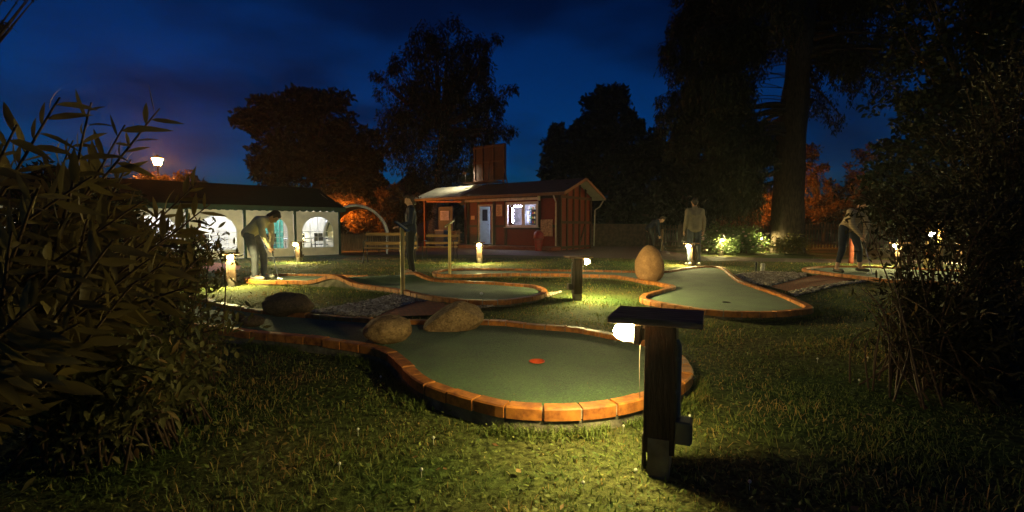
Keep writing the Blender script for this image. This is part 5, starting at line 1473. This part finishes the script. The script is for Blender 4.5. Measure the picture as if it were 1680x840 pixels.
def person(label, loc, facing, J, top_m, trouser_m, hair_m, shoe_m, sleeve='long', shin=False, hair_len=0, voxel=.011):
    """J: joints in metres, x = forward, y = left, z = up"""
    t = thing("person", label, "person", loc, facing)
    V = {k: Vector(v) for k, v in J.items()}
    b = MB(); hd = V['head']; look = V.get('look', Vector((1, 0, 0))).normalized()
    side = Vector((0, 0, 1)).cross(look); side = side.normalized() if side.length > .1 else Vector((0, 1, 0)); up = look.cross(side) 
    Rm = Matrix((look, side, up)).transposed()
    ellipsoid(b, hd, (.092, .074, .112), rot=Rm)
    P = lambda x, y, z: hd + Rm @ Vector((x, y, z))
    cap(b, P(.035, 0, -.055), P(.055, 0, -.085), .052, .036)                 # jaw, chin
    cap(b, P(.088, 0, .01), P(.108, 0, -.022), .010, .015, 8)                 # nose
    cap(b, P(.088, -.02, -.052), P(.088, .02, -.052), .009, .009, 8)          # lips
    for s in (-1, 1):
        cap(b, P(.0, s * .076, .02), P(-.006, s * .078, -.025), .016, .011, 8)   # ears
        cap(b, P(.080, s * .015, .036), P(.076, s * .05, .034), .010, .008, 8)   # brows
    cap(b, hd + up * -.06, V['neck'], .055, .060)
    cap(b, V['neck'], V['chest'], .065, .09); 
    cap(b, V['shL'], V['shR'], .06, .06)
    for s in ('L', 'R'):
        sgn = 1 if s == 'L' else -1
        cap(b, V['sh' + s], V['el' + s], .052, .040); cap(b, V['el' + s], V['wr' + s], .040, .026)
        w = V['wr' + s]; hdv = (V['ha' + s] - w).normalized(); lat = hdv.cross(V.get('palm' + s, Vector((1, 0, 0)))).normalized(); pn = lat.cross(hdv)
        for q in (-1, -.33, .33, 1): cap(b, w + hdv * .01 + lat * .012 * q, w + hdv * .085 + lat * .028 * q, .017, .013, 8)
        for q, ln in ((-1, .058), (-.33, .072), (.33, .078), (1, .068)):
            p0 = w + hdv * .085 + lat * .029 * q; p1 = p0 + hdv * ln * .5 + pn * .008 * 1; p2 = p1 + (hdv * .6 + pn * .8) * ln * .5; 
            cap(b, p0, p1, .0100, .0090, 8); cap(b, p1, p2, .0090, .0075, 8)
        tp = w + hdv * .03 + lat * .030; cap(b, tp, tp + hdv * .035 + lat * .030 + pn * .01, .014, .011, 8); cap(b, tp + hdv * .035 + lat * .030 + pn * .01, tp + hdv * .065 + lat * .034 + pn * .02, .011, .009, 8)
    cap(b, V['chest'], V['waist'], .09, .09); cap(b, V['waist'], V['pelvis'], .09, .09)
    for s in ('L', 'R'):
        cap(b, V['hip' + s], V['kn' + s], .085, .055); cap(b, V['kn' + s], V['an' + s], .055, .036)
        cap(b, V['an' + s], V['to' + s] + Vector((0, 0, .0)), .036, .028)
    remesh(b, voxel, "body", SKIN, t, 2)
    # eyes
    # clothing
    c = MB(); lat = (V['shL'] - V['shR']).normalized()
    for q in (-1, -.5, 0, .5, 1):
        cap(c, V['chest'] + lat * .085 * q + Vector((0, 0, .02)), V['waist'] + lat * .07 * q, .115, .105); cap(c, V['waist'] + lat * .07 * q, V['pelvis'] + lat * .075 * q, .105, .112)
    cap(c, V['neck'] - Vector((0, 0, .015)), V['chest'], .072, .13)
    cap(c, V['shL'], V['shR'], .075, .075)
    for s in ('L', 'R'):
        cap(c, V['chest'], V['sh' + s], .11, .075)
        cap(c, V['sh' + s], V['el' + s], .072, .056)
        if sleeve == 'long': cap(c, V['el' + s], V['el' + s].lerp(V['wr' + s], .93), .056, .040)
    remesh(c, .014, "sweater", top_m, t, 3, .010)
    tr = MB()
    for q in (-1, 0, 1): cap(tr, V['waist'].lerp(V['pelvis'], .6) + lat * .06 * q, V['pelvis'] + lat * .065 * q, .108, .108)
    for s in ('L', 'R'):
        cap(tr, V['hip' + s] + Vector((0, 0, .03)), V['kn' + s], .100, .070)
        e = V['kn' + s].lerp(V['an' + s], .60 if shin else .97); cap(tr, V['kn' + s], e, .070, .052)
    remesh(tr, .014, "trousers", trouser_m, t, 3, .008)
    for s in ('L', 'R'):
        sh = MB(); a = V['an' + s]; to = V['to' + s]; h = a + (a - to).normalized() * .045; z = .045
        cap(sh, Vector((h.x, h.y, loc_z(a, .05))), Vector((to.x, to.y, loc_z(a, .042))), .044, .038); cap(sh, a - Vector((0, 0, .02)), Vector((h.x, h.y, loc_z(a, .06))), .044, .044)
        o = remesh(sh, .010, "shoe", shoe_m, t, 2)
    hr = MB(); ellipsoid(hr, P(-.022, 0, .022), (.092, .084, .108), rot=Rm)
    cap(hr, P(-.05, 0, .0), P(-.06, 0, -.05 - hair_len), .062, .045)
    cap(hr, P(.045, 0, .088), P(-.02, 0, .10), .040, .045)
    remesh(hr, .010, "hair", hair_m, t, 2, .010)
    return t
def loc_z(a, z): return a.z - .075 + z
def standing(z0=0.0, stance=.12, arms='down', look=(1, 0, -.05), h=1.0):
    J = dict(head=(.03, 0, 1.64), neck=(0, 0, 1.50), chest=(0, 0, 1.30), waist=(0, 0, 1.08), pelvis=(-.01, 0, .95), shL=(0, .175, 1.42), shR=(0, -.175, 1.42),
             hipL=(0, .09, .90), hipR=(0, -.09, .90), knL=(.03, stance * .95, .50), knR=(.03, -stance * .95, .50), anL=(-.02, stance, .075), anR=(-.02, -stance, .075), toL=(.14, stance + .03, .045), toR=(.14, -stance - .03, .045), look=look)
    if arms == 'down':
        J.update(elL=(-.03, .23, 1.14), elR=(-.03, -.23, 1.14), wrL=(.05, .25, .90), wrR=(.05, -.25, .90), haL=(.08, .25, .80), haR=(.08, -.25, .80), palmL=(0, -1, 0), palmR=(0, 1, 0))
    elif arms == 'front':
        J.update(elL=(.05, .24, 1.14), elR=(.05, -.24, 1.14), wrL=(.26, .10, 1.05), wrR=(.26, -.10, 1.05), haL=(.34, .04, 1.04), haR=(.34, -.04, 1.04), palmL=(0, 0, -1), palmR=(0, 0, -1))
    return {k: (tuple(x * h for x in v) if k != 'look' and not k.startswith('palm') else v) for k, v in J.items()}
def putting(bend=1.0, stance=.16, h=1.0):
    """bent over the ball, arms hanging together"""
    f = bend
    J = dict(pelvis=(-.20, 0, .88), waist=(-.10, 0, .97), chest=(.03, 0, 1.08), neck=(.15, 0, 1.16), head=(.27, 0, 1.19), shL=(.10, .165, 1.13), shR=(.10, -.165, 1.13),
             hipL=(-.18, .09, .84), hipR=(-.18, -.09, .84), knL=(-.03, stance, .46), knR=(-.03, -stance, .46), anL=(-.04, stance + .01, .075), anR=(-.04, -stance - .01, .075),
             toL=(.12, stance + .03, .045), toR=(.12, -stance - .03, .045),
             elL=(.13, .17, .86), elR=(.13, -.17, .86), wrL=(.19, .045, .67), wrR=(.19, -.035, .62), haL=(.20, .0, .59), haR=(.20, .0, .54), palmL=(0, -1, 0), palmR=(0, 1, 0), look=(.45, 0, -.85))
    return {k: (tuple(x * h for x in v) if k != 'look' and not k.startswith('palm') else v) for k, v in J.items()}
def putter(label, grip, head, name="golf_putter"):
    grip = Vector(grip); head = Vector(head); t = thing(name, label, "putter", (head.x, head.y, head.z))
    g = grip - head; MB().tube([(0, 0, .01), tuple(g * .72)], .007, 8).build("shaft", mat("steel", (.6, .6, .6), .25, .1, metallic=.9), t)
    MB().tube([tuple(g * .72), tuple(g * 1.08)], .013, 8).build("grip", BLACKM, t)
    MB().box((.03, 0, .014), (.10, .03, .026), ch=.004).build("club_head", MATS["steel"], t)

CREAM = mat("cream_hoodie", (0.80, 0.66, 0.40), 0.85, 0.15, 6); JEAN = mat("grey_blue_jeans", (0.14, 0.15, 0.19), 0.85, 0.3, 8)
NAVY = mat("navy_cloth", (0.008, 0.013, 0.035), 0.8, 0.2); BLACKC = mat("black_cloth", (0.010, 0.010, 0.012), 0.8, 0.2)
GREYS = mat("grey_sweater", (0.24, 0.19, 0.13), 0.85, 0.15); DJEAN = mat("dark_jeans", (0.05, 0.06, 0.085), 0.85, 0.35)
HAIRB = mat("brown_hair", (0.06, 0.035, 0.02), 0.6, 0.3, 30); HAIRD = mat("dark_hair", (0.02, 0.013, 0.01), 0.6, 0.3, 30)
SHOEW = mat("white_shoe", (0.62, 0.58, 0.52), 0.5, 0.1); SHOEK = mat("black_shoe", (0.02, 0.02, 0.02), 0.5, 0.1)
def stripem():
    m = bpy.data.materials.new("striped_knit"); m.use_nodes = True; n, l = m.node_tree.nodes, m.node_tree.links; b = n["Principled BSDF"]; b.inputs['Roughness'].default_value = .9
    tc = n.new("ShaderNodeTexCoord"); wv = n.new("ShaderNodeTexWave"); wv.bands_direction = 'Z'; wv.inputs['Scale'].default_value = 9; wv.inputs['Distortion'].default_value = .4
    l.new(tc.outputs['Object'], wv.inputs['Vector']); rp = n.new("ShaderNodeValToRGB"); e = rp.color_ramp.elements
    e[0].position = .4; e[0].color = (.30, .21, .13, 1); e[1].position = .55; e[1].color = (.46, .34, .21, 1)
    l.new(wv.outputs['Fac'], rp.inputs[0]); l.new(rp.outputs[0], b.inputs['Base Color']); return m
g = G(427, 459, ZL)
person("golfer in cream hoodie and grey jeans bent over the middle lane's left tee", (g.x, g.y + .05, ZL), 0.0, putting(), CREAM, JEAN, HAIRB, SHOEW, hair_len=.03)
putter("steel putter held by the golfer in the cream hoodie", (g.x + .20, g.y + .05, ZL + .62), (g.x + .33, g.y + .03, ZL))
g = G(1072, 416); person("golfer in navy stooping over a putt in the dark, right of the kiosk", (g.x, g.y, 0), R(-10), putting(h=1.12), NAVY, BLACKC, HAIRB, SHOEW)
putter("steel putter held by the stooping golfer in navy", (g.x + .24, g.y, .66), (g.x + .50, g.y - .15, 0))
g = G(1138, 436); person("man in grey sweater and dark jeans standing with his back to the camera", (g.x, g.y, 0), R(88), standing(h=1.04), GREYS, DJEAN, HAIRD, SHOEW)
g = G(673, 450, 0.0)
person("dark clad person standing behind the near scorecard stand", (g.x, g.y + .12, 0.0), R(200), standing(arms='front', look=(1, 0, -.45)), NAVY, BLACKC, HAIRB, mat("beige_shoe", (.4, .3, .2), .6), hair_len=.05)
g = G(913, 409); person("shadowy person in dark clothes standing at the kiosk's corner", (g.x, g.y - .1, 0), R(150), standing(h=.98), NAVY, BLACKC, HAIRD, SHOEK)
g = G(1394, 447, ZL); STR = stripem()
Jp = putting(stance=.30, h=1.06); Jp.update(pelvis=(-.10, 0, .98), waist=(-.03, 0, 1.10), chest=(.08, 0, 1.25), neck=(.17, 0, 1.38), head=(.25, 0, 1.48), shL=(.12, .19, 1.32), shR=(.12, -.19, 1.32), hipL=(-.08, .12, .94), hipR=(-.08, -.12, .94),
          knL=(.0, .24, .50), knR=(.0, -.24, .50), elL=(.18, .20, 1.03), elR=(.18, -.20, 1.03), wrL=(.27, .05, .84), wrR=(.27, -.04, .79), haL=(.28, 0, .75), haR=(.28, 0, .70))
person("golfer in striped beige sweater and cropped dark trousers on the far right lane", (g.x, g.y, ZL), R(-75), Jp, STR, NAVY, HAIRB, SHOEK, shin=True)
putter("steel putter of the golfer in the striped sweater", (g.x + .07, g.y - .28, ZL + .72), (g.x + .18, g.y - .42, ZL))

# ================================================================== HAZE
hm = bpy.data.materials.new("haze_air"); hm.use_nodes = True
n, l = hm.node_tree.nodes, hm.node_tree.links; n.clear()
ho = n.new("ShaderNodeOutputMaterial"); hv = n.new("ShaderNodeVolumePrincipled")
hv.inputs['Color'].default_value = (.95, .95, .95, 1); hv.inputs['Density'].default_value = HAZE_DENSITY
hv.inputs['Anisotropy'].default_value = 0.8
l.new(hv.outputs[0], ho.inputs['Volume'])
if HAZE_DENSITY > 0:
    hz = MB().box((0, 42, 10.5), (220, 116, 23)).build("haze", hm); tag(hz, kind='stuff')
